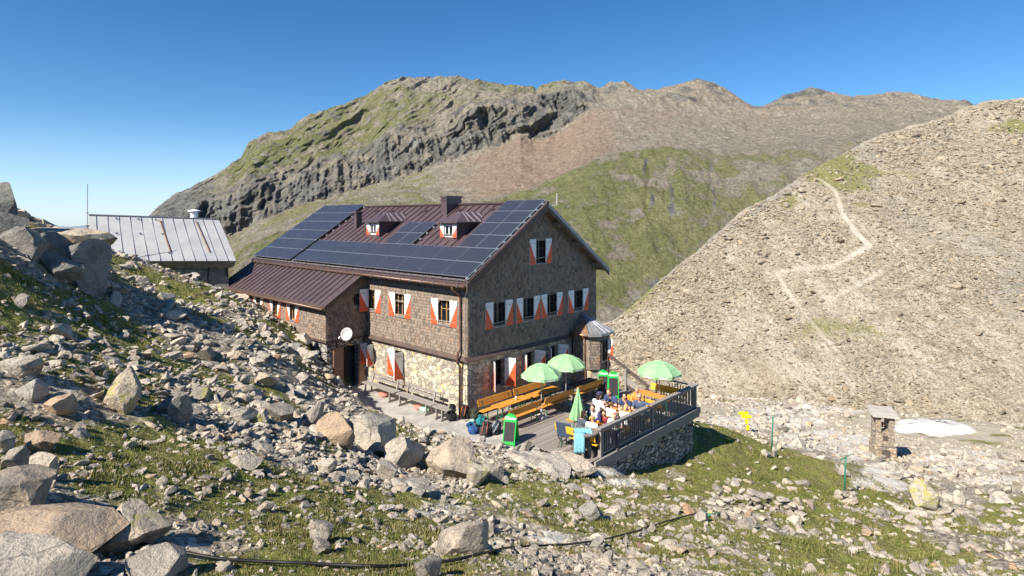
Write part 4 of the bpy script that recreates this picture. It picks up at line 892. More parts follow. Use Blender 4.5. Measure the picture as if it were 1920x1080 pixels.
bench('yellow bench under the row of people in blue polo shirts', 5.2, 3.6, 1.7, dirn=-H9, mat='yellow', back=False)
table('orange table standing behind the people in blue polo shirts', 5.3, 4.4, 1.6, dirn=H9, w=.5)
bench('bright yellow bench with backrest in front of the far open umbrella', 5.2, 5.0, 1.7, dirn=H9, mat='yellow')
table('orange table under the far open umbrella', 5.2, 5.75, 1.7, dirn=H9, w=.6)
bench('yellow bench with backrest against the far end of the balustrade', 5.15, 6.75, 1.65, dirn=-H9, mat='yellow')
# grey benches beside the long wall
def gbench(label, a, L, back=True):
    o = empty('bench', label, 'bench', W(a, -.68, 0), RZ)
    b = MB()
    for k in range(3): b.box(-L/2, L/2, -.2 + k * .135, -.2 + k * .135 + .127, .42, .46)
    b.build('seat', M['greywood'], o)
    if back: b = MB(); b.box(-L/2, L/2, .27, .30, .56, .68); b.box(-L/2, L/2, .30, .33, .74, .86); b.build('backrest', M['greywood'], o)
    for s in (-1, 1):
        b = MB(); x = s * (L/2 - .3); b.box(x - .03, x + .03, -.22, -.15, .0, .42); b.box(x - .03, x + .03, .12, .18, 0, .42); b.box(x - .04, x + .04, -.28, .28, 0, .06)
        if back: b.bar((x, .16, .3), (x, .3, .86), .06, .05)
        b.build('leg', M['greywood'], o)
gbench('grey wooden bench with backrest beside the entrance door', -5.05, 2.5); gbench('grey wooden bench with backrest below the stone wall right of the window', -2.45, 2.4); gbench('short grey wooden bench without backrest near the downpipe', -.72, .95, False)
def umbrella(name, label, p, ztop, r, rz, oz=0):
    o = empty(name, label, 'umbrella', p, rz)
    b = MB(); b.tube([(0, 0, .05), (0, 0, ztop - .03)], .02, 8); b.build('pole', M['concrete'], o, True)
    n = 8; V_ = [(0, 0, ztop)]; F_ = []; rings = [(.35, ztop - .075), (.7, ztop - .23), (1., ztop - .46), (1.0, ztop - .58)]
    seg_ = 3; N = n * seg_
    for i, (k, z) in enumerate(rings):
        for j in range(N):
            ang = 2 * math.pi * j / N; sag = (1 - abs(((j % seg_) / seg_) * 2 - 1)) if j % seg_ else 0
            c = math.cos(math.pi / n) / math.cos((ang % (2 * math.pi / n)) - math.pi / n) if True else 1
            V_.append((math.cos(ang) * r * k * c, math.sin(ang) * r * k * c, z - .02 * (k ** 2) * (1 if sag else 0) * (1 if i < 3 else -1.6)))
    for j in range(N): F_.append((0, 1 + j, 1 + (j + 1) % N))
    for i in range(3):
        for j in range(N): F_.append((1 + i * N + j, 1 + (i + 1) * N + j, 1 + (i + 1) * N + (j + 1) % N, 1 + i * N + (j + 1) % N))
    b = MB(); b.add(V_, F_)
    cp = b.build('canopy', M['umb'], o); cp.modifiers.new('s', 'SOLIDIFY').thickness = .004
    for k in range(n):
        ang = 2 * math.pi * k / n; q = MB(); q.tube([(0, 0, ztop + .006)] + [(math.cos(ang) * r * kk, math.sin(ang) * r * kk, z + .006) for kk, z in rings[:3]], .008, 5); q.build('seam', M['umb2'], cp)
        am = ang + math.pi / n; rad = r * math.cos(math.pi / n) + .008
        mx = Matrix.Translation((math.cos(am) * rad, math.sin(am) * rad, ztop - .52)) @ Matrix.Rotation(am + math.pi / 2, 4, 'Z') @ Matrix.Rotation(math.pi / 2, 4, 'X')
        label_text('Gösser', .13, M['white'], cp, mx)
    q = MB(); q.tube([(0, 0, 0), (0, 0, .07), (0, 0, .09)], [.27, .27, .22], 16); q.tube([(0, 0, .09), (0, 0, .35)], .035, 8); q.build('base', M['concrete'], o)
    return o
umbrella('parasol', 'open pale green parasol nearest the stone gable corner', PZ(1015, 783, 0), 2.2, .83, .1)
umbrella('parasol', 'open pale green parasol in front of the bay, farther along the gable wall', PZ(1061, 757, 0), 2.15, .88, .25)
umbrella('parasol', 'open pale green parasol at the far outer end of the terrace', PZ(1236, 776, 0), 2.2, .9, .35)
uc = empty('parasol', 'folded pale green parasol standing in a table among the diners', 'umbrella', PZ(1084, 832, 0))
b = MB(); b.tube([(0, 0, .02), (0, 0, 2.0)], .018, 8); b.build('pole', M['concrete'], uc, True)
b = MB(); n = 28; V_ = []; F_ = []
for i, (z, r) in enumerate(((2.02, .01), (1.8, .07), (1.45, .14), (1.15, .21), (.88, .28), (.86, .2))):
    for j in range(n):
        ang = 2 * math.pi * j / n; rr_ = r * (1 + (.28 * math.cos(7 * ang) * min(1, (2.02 - z) * 1.5))); V_.append((math.cos(ang) * rr_, math.sin(ang) * rr_ * .8, z + .03 * math.cos(7 * ang) * (i > 3)))
for i in range(5):
    for j in range(n): F_.append((i * n + j, (i + 1) * n + j, (i + 1) * n + (j + 1) % n, i * n + (j + 1) % n))
b.add(V_, F_); b.build('canopy', M['umb'], uc)
q = MB(); q.tube([(0, 0, 0), (0, 0, .08)], .22, 14); q.build('base', M['concrete'], uc)

# chalkboards
def arch(w, h, r, n=9):
    pts = [(-w/2, 0), (w/2, 0), (w/2, h - r)] ; 
    for i in range(1, n): a_ = math.pi * i / n; pts.append((math.cos(a_) * w/2, h - r + math.sin(a_) * r))
    pts.append((-w/2, h - r)); return pts
def chalkboard(label, p, rz, h=1.06, w=.46, spread=.30):
    o = empty('chalkboard', label, 'chalkboard', p, rz)
    tilt = math.asin(spread / h)
    for s in (-1, 1):
        b = MB(); b.prism([(x, 0, z) for x, z in arch(w, h, w * .55)], (0, .025, 0), 0)
        for k in (-1,): b.prism([(x, 0, z) for x, z in [(-w/2 + .035, .1), (w/2 - .035, .1), (w/2 - .035, h - .30), (-w/2 + .035, h - .30)]], (0, -.006, 0), 1)
        b.box(-w/2 + .002, -w/2 + .05, 0.002, .023, -.04, .0); b.box(w/2 - .05, w/2 - .002, .002, .023, -.04, .0)
        q = b.build('panel', [M['signgreen'], M['slate']], o)
        q.matrix_local = Matrix.Rotation(0 if s < 0 else math.pi, 4, 'Z') @ Matrix.Translation((0, -spread, .04)) @ Matrix.Rotation(-tilt, 4, 'X')
        label_text('Gösser', .15, M['white'], q, Matrix.Translation((0, -.008, h - .17)) @ Matrix.Rotation(math.pi/2, 4, 'X'))
    return o
chalkboard('arched green A-frame chalkboard standing alone beside the backpacks', PZ(958, 830, 0), R(-18))
chalkboard('taller green chalkboard half hidden by its neighbour at the back of the terrace', PZ(1131, 741, 0), R(-12), h=1.15, spread=.2)
chalkboard('green chalkboard in front of the sloping stair rail at the back of the terrace', PZ(1150, 745, 0), R(-6), h=1.15, spread=.2)

# root table with towel, navy chair
rt = empty('root_table', 'round grey table on a twisted tree-root trunk at the terrace corner', 'table', (PZ(1098, 872, -.3)))
b = MB(); b.tube([(0, 0, 1.02), (0, 0, 1.1), (0, 0, 1.16), (0, 0, 1.17)], [.34, .43, .44, .36], 20); b.build('tabletop', M['bark'], rt, False, .01)
for k, pts in enumerate(([(.1, -.05, 1.02), (.06, -.1, .7), (.2, -.1, .4), (.13, -.15, .1), (.22, -.2, -.2)], [(-.05, 0, 1.02), (-.1, 0, .6), (-.05, .05, .3), (-.12, .0, -.1)], [(-.2, 0, .95), (-.3, .05, .55), (-.42, -.02, .2), (-.46, -.02, -.05)])):
    b = MB(); b.tube(pts, [.1, .085, .09, .075, .07][:len(pts)], 9); b.build('leg', M['bark'], rt, True)
tw = empty('towel', 'light blue towel draped over the round root table', 'towel', rt.location + Vector((0, 0, 1.17)))
V_ = []; n = 22; m_ = 14
for i in range(n):
    for j in range(m_):
        u_2 = -.45 + i * .66 / (n - 1) ; v_2 = -.28 + j * .5 / (m_ - 1)
        x = u_2 * .9 + .02; y = v_2; z = .012
        rr_ = math.hypot(x, y)
        if j < 4 and i < 14: pass
        V_.append((x, y, z + .006 * math.sin(i * 1.3) + .004 * math.sin(j * 2)))
# top sheet then a hanging flap in front
b = MB(); b.add(V_, [(i * m_ + j, (i + 1) * m_ + j, (i + 1) * m_ + j + 1, i * m_ + j + 1) for i in range(n - 1) for j in range(m_ - 1)])
fl_ = []; nf = 12
for i in range(nf):
    for j in range(8): fl_.append((-.44 + i * .36 / (nf - 1), -.40 - .05 * math.sin(j * .3) + .014 * math.sin(i * 1.9) * (j / 7), .012 - (j / 7) * .62))
k0 = len(b.v); b.add(fl_, [(i * 8 + j, (i + 1) * 8 + j, (i + 1) * 8 + j + 1, i * 8 + j + 1) for i in range(nf - 1) for j in range(7)])
b.add([(-.44, -.40, .013), (-.08, -.40, .013), (.0, -.27, .016), (-.42, -.27, .016)], [(0, 1, 2, 3)])
q = b.build('cloth', M['towel'], tw, True); q.modifiers.new('s', 'SOLIDIFY').thickness = .012
ch = empty('chair', 'navy folding chair with a tall back panel beside the towel', 'chair', PZ(1058, 842, 0), R(-28))
b = MB(); b.hexa([(-.28, 0, .42), (.28, 0, .42), (.28, .03, .42), (-.28, .03, .42), (-.28, -.12, .95), (.28, -.12, .95), (.28, -.09, .95), (-.28, -.09, .95)]); b.build('backrest', M['navy'], ch, False, .01)
b = MB(); b.box(-.27, .27, .04, .5, .40, .43); b.build('seat', M['navy'], ch)
for x in (-.25, .25):
    for y0, y1 in ((0, .45), (.45, 0)): b = MB(); b.bar((x, y0, .42), (x, y1, 0), .025, .025); b.build('leg', M['darkwood'], ch)

# ================================================================ backpacks and small things
def blob(b, c, r, p=2.6, rot=0, n=14, m_=9, m=0, lumps=.0):
    V_ = []; 
    for i in range(m_ + 1):
        th = math.pi * i / m_ - math.pi/2
        for j in range(n):
            ph = 2 * math.pi * j / n; f = lambda q: math.copysign(abs(q) ** (2 / p), q)
            x = f(math.cos(th)) * f(math.cos(ph)) * r[0]; y = f(math.cos(th)) * f(math.sin(ph)) * r[1]; z = f(math.sin(th)) * r[2]
            k = 1 + lumps * (mnoise.noise(Vector((x * 9 + c[0] * 5, y * 9, z * 9 + c[1]))))
            xr = x * math.cos(rot) - y * math.sin(rot); yr = x * math.sin(rot) + y * math.cos(rot); V_.append((c[0] + xr * k, c[1] + yr * k, c[2] + z * k))
    b.add(V_, [(i * n + j, i * n + (j + 1) % n, (i + 1) * n + (j + 1) % n, (i + 1) * n + j) for i in range(m_) for j in range(n)], m); return b
K_ = (.02, .02, .022)
def backpack(label, p, rz, c1, c2, h=.55, lean=0, roll=0):
    o = empty('backpack', label, 'backpack', p, rz); o.rotation_euler = (lean, roll, rz)
    dk = tuple(x * .55 for x in c1)
    b = MB(); blob(b, (0, 0, h * .40), (.17, .12, h * .40), 3.4, lumps=.6); blob(b, (.01, .02, h * .74), (.135, .10, h * .2), 2.6, lumps=.6); b.build('pack', cloth(c1), o, True)
    b = MB(); blob(b, (0, -.03, h * .93), (.14, .12, .065), 2.6, lumps=.5); b.build('lid', cloth(dk), o, True)
    b = MB(); blob(b, (0, -.12, h * .30), (.11, .07, h * .22), 2.8, lumps=.5); b.build('pocket', cloth(dk), o, True)
    for s in (-1, 1): b = MB(); blob(b, (s * .165, -.01, h * .26), (.045, .08, h * .2), 2.4, lumps=.5); b.build('side_pocket', cloth(K_), o, True)
    for s in (-1, 1):
        b = MB(); b.tube([(s * .07, .11, h * .85), (s * .1, .2, h * .6), (s * .1, .18, h * .3), (s * .11, .1, h * .12)], .018, 6); b.build('strap', M['hose'], o, True)
        b = MB(); b.tube([(s * .075, -.12, h * .97), (s * .08, -.17, h * .62), (s * .085, -.185, h * .3), (s * .09, -.13, .05)], .013, 5); b.build('compression_strap', cloth(c2), o)
    return o
backpack('black backpack leaning at the foot of the downpipe', PZ(846, 788, 0), R(20), K_, (.04, .035, .035), .62, R(-6), R(8))
backpack('dark backpack with an orange top between downpipe and wall corner', PZ(869, 784, 0), R(-20), (.03, .03, .035), (.5, .12, .04), .5, R(-12), R(5))
backpack('olive backpack at the back of the backpack pile against the gable corner', PZ(893, 790, 0), R(-40), (.06, .065, .045), (.05, .05, .05), .5, R(10))
backpack('bright blue backpack in the pile beside the rolled mat', PZ(893, 812, 0), R(30), (.03, .08, .28), (.03, .22, .30), .46, R(-25), R(-30))
backpack('black backpack with red straps at the front of the pile', PZ(908, 818, 0), R(-5), (.05, .05, .055), (.45, .10, .05), .5, R(-18), R(6))
backpack('dark backpack with white patches on the right of the pile', PZ(924, 813, 0), R(-35), (.06, .07, .09), (.45, .47, .5), .5, R(-15), R(24))
backpack('small teal backpack behind the blue one', PZ(901, 801, 0), R(10), (.02, .20, .22), (.03, .25, .28), .42, R(-30), R(10))
mt = tag(blob(MB(), (0, 0, .0), (.09, .09, .3), 3.2, n=16, m_=10).build('sleeping_mat', cloth((.30, .52, .40)), None, True), 'mint green rolled sleeping mat lying against the blue backpack', 'sleeping mat'); mt.location = Vector(PZ(883, 805, 0)) + Vector((0, -.05, .28)); mt.rotation_euler = (R(50), R(38), 0)
b = MB(); blob(b, (0, 0, .07), (.24, .13, .08), 2.4, lumps=.5); o = tag(b.build('bag', cloth((.62, .20, .16)), None, True), 'red cloth bag lying under the left grey bench', 'bag'); o.location = W(-5.0, -.6, 0); o.rotation_euler = (0, 0, RZ)
b = MB(); blob(b, (0, 0, .07), (.24, .13, .08), 2.4, lumps=.5); o = tag(b.build('bag', cloth((.35, .62, .48)), None, True), 'mint green bag lying under the middle grey bench', 'bag'); o.location = W(-2.0, -.62, 0); o.rotation_euler = (0, 0, RZ)
b = MB(); blob(b, (0, 0, .07), (.2, .12, .07), 2.4, lumps=.5); o = tag(b.build('bag', cloth((.62, .20, .16)), None, True), 'salmon red bag lying beside the mint green one under the middle bench', 'bag'); o.location = W(-2.45, -.6, 0); o.rotation_euler = (0, 0, RZ)
x_, y_, z_ = ray(1030, 838)
b = MB(); blob(b, (0, 0, .06), (.22, .16, .09), 2.2, lumps=.8); o = tag(b.build('jacket', cloth((.60, .05, .05)), None, True), 'crumpled red jacket on the pale slab at the terrace edge', 'jacket'); o.location = (x_, y_ + .2, z_ + .02)
for k in (0, 1):
    b = MB(); blob(b, (0, 0, .05), (.15, .06, .055), 2.6); blob(b, (-.08, 0, .11), (.06, .055, .07), 2.4)
    o = tag(b.build('shoe', M['hose'], None, True), 'black hiking shoe beside the red jacket', 'shoe', 'pair of black shoes by the jacket'); o.location = (x_ + .12 + k * .06, y_ - .12 - k * .14, z_ + .01); o.rotation_euler = (0, 0, R(20 + 15 * k))
# glasses and plates on the tables
def jug(label, a, t, c):
    b = MB(); b.tube([(0, 0, 0), (0, 0, .13), (0, 0, .14)], [.035, .04, .038], 10); o = tag(b.build('glass', cloth(c), None, True), label, 'glass'); o.location = W(a, t, .766)
jug('glass of beer on the table of the blue polo row, outermost', 5.7, 3.0, (.75, .45, .08)); jug('small glass of water between the children and the men', 5.3, 2.9, (.55, .6, .6)); jug('cola glass at the gable end of the crowded table', 4.75, 3.0, (.12, .05, .03)); jug('orange juice glass on the table of the second group', 5.5, 1.2, (.8, .35, .05)); jug('white cup on the table nearest the backpacks', 1.45, 1.3, (.8, .8, .8))

# ================================================================ people
def cap_(b, p, q, r0, r1, n=10):
    p, q = Vector(p), Vector(q); d = q - p; L = d.length; u = d.normalized(); pts = []; rad = []
    for f in (-.92, -.7, -.35, 0): pts.append(p + u * r0 * f); rad.append(r0 * math.sqrt(max(0.02, 1 - f * f)))
    for f in (0, .35, .7, .92): pts.append(q + u * r1 * f); rad.append(r1 * math.sqrt(max(0.02, 1 - f * f)))
    b.tube(pts, rad, n)
def ell(b, c, r, n=14): return blob(b, c, r, 2, 0, n, 9)
def remesh(o, v): m = o.modifiers.new('remesh', 'REMESH'); m.mode = 'VOXEL'; m.voxel_size = v; m.use_smooth_shade = True; o.modifiers.new('smooth', 'SMOOTH').iterations = 3; return o
def person(label, p, rz, s=1., lean=.12, head=(0, .0), shirt=(.8, .8, .8), trouser=(.05, .06, .09), hair=(.05, .03, .02), hairlen=0, sleeves=.55, arm=('table', 'table'), hat=None, glasses=False, sleevecol=None, beard=False):
    o = empty('person', label, 'person', p, rz); s *= 1.09; o.scale = (s, s, s)
    z0 = .54; sy = lambda h: lean * (h - z0) / .5
    b = MB()   # body, facing -y... front is +y
    nk = Vector((0, sy(1.06) + .0, 1.06)); hd = Vector((head[0] * .05, sy(1.06) + .04 + head[1] * .06, 1.22 - abs(head[1]) * .03))
    ch_ = Vector((0, sy(.9), .9)); 
    ell(b, (0, 0, .56), (.165, .12, .12)); ell(b, (0, sy(.72), .74), (.145, .1, .17)); ell(b, ch_, (.175, .11, .17)); cap_(b, (-.12, sy(1.), .995), (.12, sy(1.), .995), .062, .062); cap_(b, nk - Vector((0, 0, .08)), hd - Vector((0, .01, .06)), .052, .05)
    ell(b, hd, (.077, .092, .112)); ell(b, hd + Vector((0, .03, -.055)), (.055, .055, .05)); ell(b, hd + Vector((0, .098, -.012)), (.013, .018, .024))
    for k in (-1, 1): ell(b, hd + Vector((k * .078, -.005, -.01)), (.012, .02, .03)); ell(b, hd + Vector((k * .03, .082, .02)), (.02, .012, .006))
    cap_(b, hd + Vector((-.018, .086, -.05)), hd + Vector((.018, .086, -.05)), .008, .008, 6)
    joints = []
    for i, k in enumerate((-1, 1)):
        shd = Vector((k * .19, sy(1.), .985)); mode = arm[i]
        if mode == 'table': el = Vector((k * .25, sy(.9) + .12, .76)); hn = Vector((k * .1, .42, .80))
        elif mode == 'rail': el = Vector((k * .42, sy(.9) + .08, .93)); hn = Vector((k * .36, .32, .99))
        elif mode == 'chin': el = Vector((k * .2, .32, .80)); hn = Vector((k * .05, sy(1.1) + .17, 1.06))
        else: el = Vector((k * .24, sy(.8) + .02, .74)); hn = Vector((k * .16, .24, .62))
        cap_(b, shd, el, .05, .04); cap_(b, el, hn, .038, .027); joints.append((shd, el, hn))
        d = (hn - el).normalized(); up = Vector((0, 0, 1)) if abs(d.z) < .8 else Vector((0, -1, 0)); sd_ = d.cross(up).normalized()
        cap_(b, hn, hn + d * .07, .03, .032, 8)
        for f in range(4):
            base = hn + d * .08 + sd_ * (f - 1.5) * .019; L_ = (.062, .072, .068, .052)[f]; mid = base + d * L_ * .55 - up * .004; tip = base + d * L_ * .9 - up * .022
            cap_(b, base, mid, .0095, .009, 6); cap_(b, mid, tip, .009, .0075, 6)
        th = hn + d * .02 - sd_ * k * .03; cap_(b, th, th + d * .04 - sd_ * k * .028, .012, .009, 6)
        hip = Vector((k * .095, .02, .55)); kn = Vector((k * .12, .43, .54)); an_ = Vector((k * .12, .40, .1)); 
        cap_(b, hip, kn, .088, .058); cap_(b, kn, an_, .055, .038); cap_(b, an_ + Vector((0, -.03, -.04)), an_ + Vector((0, .16, -.06)), .04, .032)
        joints[-1] = joints[-1] + (hip, kn, an_)
    body = remesh(b.build('body', M['skin'], o, True), .012)
    g_ = .014; b = MB(); ell(b, (0, 0, .6), (.165 + g_, .125 + g_, .13)); ell(b, (0, sy(.72), .74), (.15 + g_, .105 + g_, .18)); ell(b, ch_, (.18 + g_, .115 + g_, .165)); cap_(b, (-.13, sy(1.), .99), (.13, sy(1.), .99), .066 + g_ * .6, .066 + g_ * .6)
    for j in joints: cap_(b, j[0], j[0].lerp(j[1], sleeves), .056 + g_, .05 + g_)
    if sleeves > .95:
        for j in joints: cap_(b, j[1], j[1].lerp(j[2], .85), .045 + g_, .034 + g_)
    remesh(b.build('shirt', cloth(shirt), o, True), .014)
    if sleevecol:
        for j in joints:
            b = MB(); cap_(b, j[0], j[1], .064 + g_, .056 + g_); cap_(b, j[1], j[1].lerp(j[2], .85), .05 + g_, .038 + g_); b.build('sleeve', cloth(sleevecol), o, True)
    b = MB(); ell(b, (0, 0, .54), (.175 + g_ * .5, .13 + g_, .1))
    for j in joints: cap_(b, j[3], j[4], .094 + g_ * .6, .066 + g_ * .6); cap_(b, j[4], j[4].lerp(j[5], .9), .062, .052)
    remesh(b.build('trousers', cloth(trouser), o, True), .016)
    b = MB()
    for j in joints: cap_(b, j[5] + Vector((0, -.04, -.045)), j[5] + Vector((0, .17, -.062)), .048, .042)
    b.build('shoes', cloth((.08, .07, .07)), o, True)
    b = MB(); ell(b, hd + Vector((0, -.018, .022)), (.086, .092, .106))
    if hairlen: cap_(b, hd + Vector((0, -.06, -.02)), hd + Vector((0, -.1, -.1 - hairlen * .2)), .06, .045)
    if hairlen > .9: ell(b, hd + Vector((0, -.03, -.06)), (.09, .075, .09))
    q = remesh(b.build('hair', cloth(hair), o, True), .012)
    if hat: b = MB(); ell(b, hd + Vector((0, -.01, .045)), (.094, .1, .085)); b.tube([hd + Vector((0, .02, .05)), hd + Vector((0, .17, .035))], [.075, .06], 12); b.build('cap', cloth(hat), o, True)
    for k in (-1, 1): b = MB(); ell(b, hd + Vector((k * .03, .082, .004)), (.011, .008, .008), 8); b.build('eye', M['hose'], o, True)
    if glasses:
        b = MB()
        for k in (-1, 1): ell(b, hd + Vector((k * .032, .092, .004)), (.028, .01, .018), 10); b.bar(hd + Vector((k * .06, .085, .006)), hd + Vector((k * .082, 0, .006)), .006, .008)
        b.bar(hd + Vector((-.02, .1, .008)), hd + Vector((.02, .1, .008)), .006, .006); b.build('sunglasses', M['hose'], o)
    return o
FN = RZ + math.pi; FF = RZ      # facing along -t / +t (person front is +y)
BL = (.065, .095, .16); WH = (.82, .82, .82)
person('man with grey hair and sunglasses in a blue polo shirt, arm resting on the balustrade', W(5.78, 3.62, 0), FN + .25, 1., .1, (0, .3), BL, (.1, .1, .11), (.25, .23, .21), 0, .55, ('rail', 'table'), glasses=True)
person('woman with dark hair in a navy polo shirt, hand at her chin', W(5.22, 3.62, 0), FN + .1, .94, .2, (0, .3), (.03, .05, .11), (.05, .05, .05), (.03, .02, .015), .5, .5, ('chin', 'table'))
person('man with brown hair in a blue polo shirt bending over the table', W(4.66, 3.62, 0), FN, 1.02, .32, (0, 1), (.05, .08, .17), (.08, .08, .08), (.14, .07, .03), 0, .55)
person('person in an orange top seen behind the men in polo shirts', W(5.0, 4.72, 0), FN + .3, .88, .1, (0, 0), (.62, .25, .06), (.2, .15, .1), (.35, .18, .07), .3, .7)
person('person in a dark cap and white shirt with their back to the camera', W(4.55, 2.4, 0), FF - .25, 1., .12, (0, .2), WH, (.05, .05, .06), (.04, .025, .02), .6, .6, hat=(.05, .05, .10))
person('brown haired child in a white shirt with their back to the camera', W(5.15, 2.4, 0), FF, .82, .15, (0, .5), WH, (.06, .07, .12), (.13, .07, .035), 0, .6)
person('blond child in a white shirt at the balustrade side of the bench', W(5.78, 2.42, 0), FF + .05, .84, .12, (0, .3), WH, (.06, .07, .12), (.55, .36, .14), .2, .6)
person('woman with black hair in a white top with navy sleeves', W(5.05, 1.72, 0), FN + .15, .93, .16, (0, .9), WH, (.05, .05, .07), (.012, .01, .012), .8, .6, sleevecol=(.04, .045, .12))
person('girl with auburn braided hair in a white shirt, head bent towards the balustrade', W(5.86, 1.74, 0), FN + .5, .86, .2, (0, 1), WH, (.1, .1, .15), (.28, .11, .05), .9, .55)
person('person in a dark red jumper sitting between the two girls', W(5.45, 1.8, 0), FN, .8, .1, (0, .5), (.20, .03, .04), (.05, .05, .07), (.06, .03, .02), .3, 1.)
person('person with dark hair in a grey-blue jacket under the folded parasol', W(5.12, .58, 0), FF - .2, .9, .15, (0, .4), (.07, .085, .11), (.05, .05, .06), (.05, .025, .015), .9, 1.)
person('blond boy in a white shirt with his back to the camera, nearest the towel', W(5.6, .55, 0), FF + .1, .86, .16, (0, .5), WH, (.08, .1, .16), (.46, .30, .12), 0, .6)
person('smaller person in white beside the blond boy', W(5.38, .8, 0), FF - .1, .74, .16, (0, .4), WH, (.08, .1, .16), (.10, .05, .03), .2, .6)

# ================================================================ poles, signpost, tower
for px_, py_, lb in ((1447, 843, 'green T-shaped washing-line pole standing nearer the yellow signpost'), (1583, 928, 'green T-shaped washing-line pole rising from a small heap of stones')):
    x, y, z = ray(px_, py_); o = empty('washing_pole', lb, 'pole', (x, y, z)); h = 1.62 if px_ < 1500 else 1.6
    b = MB(); b.tube([(0, 0, -.2), (.06, 0, h)], .036, 8); b.build('post', M['polegrn'], o, True)
    b = MB(); b.tube([(.06 - .36, -.2, h - .02 - .06), (.06 + .36, .2, h - .02 + .06)], .018, 6)
    for f in (-.9, -.3, .3, .9): b.tube([(.06 + .36 * f, .2 * f, h - .02 + .06 * f), (.06 + .36 * f, .2 * f, h + .04 + .06 * f)], .008, 5)
    b.build('crossbar', M['polegrn'], o)
x, y, z = ray(1400, 812); o = empty('signpost', 'wooden signpost with bright yellow hiking arrows on the rock below the terrace', 'signpost', (x, y, z)); k = y / F * .9
b = MB(); b.tube([(0, 0, -.2), (-.1, 0, 42 * k)], .035, 7); b.build('post', M['shutwood'], o)
for (x0, x1, y0, y1, tip) in ((-15, 3, 36, 42.5, -1), (-12, 7, 28.5, 35.5, 1), (-4, 3, 17, 26, 0), (-1.5, 5, 4, 14, 0)):
    pl = [(x0 * k, -.05, y0 * k), (x1 * k, -.05, y0 * k), (x1 * k + (tip > 0) * .12, -.05, (y0 + y1) / 2 * k), (x1 * k, -.05, y1 * k), (x0 * k, -.05, y1 * k), (x0 * k - (tip < 0) * .12, -.05, (y0 + y1) / 2 * k)]
    b = MB(); b.prism(pl, (0, .02, 0)); b.build('sign_board', M['signyel'], o)
x, y, z = ray(1655, 856); k = y / F; tw_ = empty('memorial_tower', 'small square memorial tower of coursed stone with a slab roof and bronze plaques', 'tower', (x, y, z), R(-16)); TWX = (x, y, z)
Ht = 90 * k; wb = .64; pl_h = 24 * k
b = MB(); b.box(-wb, wb, -wb, wb, -.6, pl_h * .95); b.build('plinth', M['towerstone'], tw_)
b = MB(); w1 = wb - .06; w2 = wb - .14; zt = Ht - 13 * k; zo = Ht - 42 * k
b.hexa([(-w1, -w1, pl_h), (w1, -w1, pl_h), (w1, w1, pl_h), (-w1, w1, pl_h), (-w1 + .03, -w1 + .03, zo), (w1 - .03, -w1 + .03, zo), (w1 - .03, w1 - .03, zo), (-w1 + .03, w1 - .03, zo)])
for sx in (-1, 1):
    for sy_ in (-1, 1):
        x0, x1 = sx * (w1 - .03), sx * .24; y0, y1 = sy_ * (w1 - .03), sy_ * .24; xx = sorted((x0, x1)); yy = sorted((y0, y1)); b.box(xx[0], xx[1], yy[0], yy[1], zo + .001, zt - .05 + .0)
b.build('shaft', M['towerstone'], tw_)
b = MB(); b.box(-w1 + .02, w1 - .02, -w1 + .02, w1 - .02, zt - .049, zt + .06); b.build('lintel', M['greywood'], tw_)
b = MB(); R_ = wb + .16
b.hexa([(-R_, -R_, zt + .06), (R_, -R_, zt + .06), (R_, R_, zt + .22), (-R_, R_, zt + .22), (-R_ + .05, -R_ + .02, zt + .16), (R_ - .05, -R_ + .02, zt + .16), (R_ - .05, R_ - .05, zt + .40), (-R_ + .05, R_ - .05, zt + .40)]); b.build('roof_slab', M['slab'], tw_)
b = MB(); blob(b, (0, 0, zo + .42), (.13, .13, .17), 2.2); b.build('bell', M['rust'], tw_, True)
for x0, z0, w, h in ((0, pl_h * .50, .5, .44), (0, pl_h + .55, .28, .34)):
    b = MB(); yy = -wb - .02 if z0 < pl_h else -w1 - .005; b.box(x0 - w/2, x0 + w/2, yy - .02, yy + .03, z0 - h/2, z0 + h/2); b.build('plaque', M['darkwood'], tw_)
b = MB(); b.box(wb - .01, wb + .03, -.3, .25, .2, .75); b.build('plaque', M['darkwood'], tw_)

# ================================================================ hoses
def line_on_ground(pts, lift):
    out = []
    for (a_, b_), (c_, d_2) in zip(pts[:-1], pts[1:]):
        for f in np.linspace(0, 1, 7)[:-1]:
            x, y, z = ray(a_ + (c_ - a_) * f, b_ + (d_2 - b_) * f); out.append((x, y, z + lift))
    a = np.array(out)
    for _ in range(2): a[1:-1] = (a[:-2] + 2 * a[1:-1] + a[2:]) / 4
    return [tuple(p) for p in a]
b = MB(); b.tube(line_on_ground([(-60, 925), (8, 950), (90, 985), (180, 1010), (300, 1038), (420, 1060), (560, 1066), (720, 1074), (850, 1062), (960, 1032), (1060, 1028), (1120, 1020), (1180, 1006), (1240, 986), (1300, 968), (1334, 963)], .05), .015, 8)
tag(b.build('hose', M['hose'], None, True), 'long black rubber hose snaking over the stones across the foreground', 'hose')
b = MB(); b.tube(line_on_ground([(1326, 972), (1350, 966), (1368, 957)], .05), .03, 8); tag(b.build('hose', M['hosegreen'], None, True), 'short green hose end lying right of a pale block', 'hose')
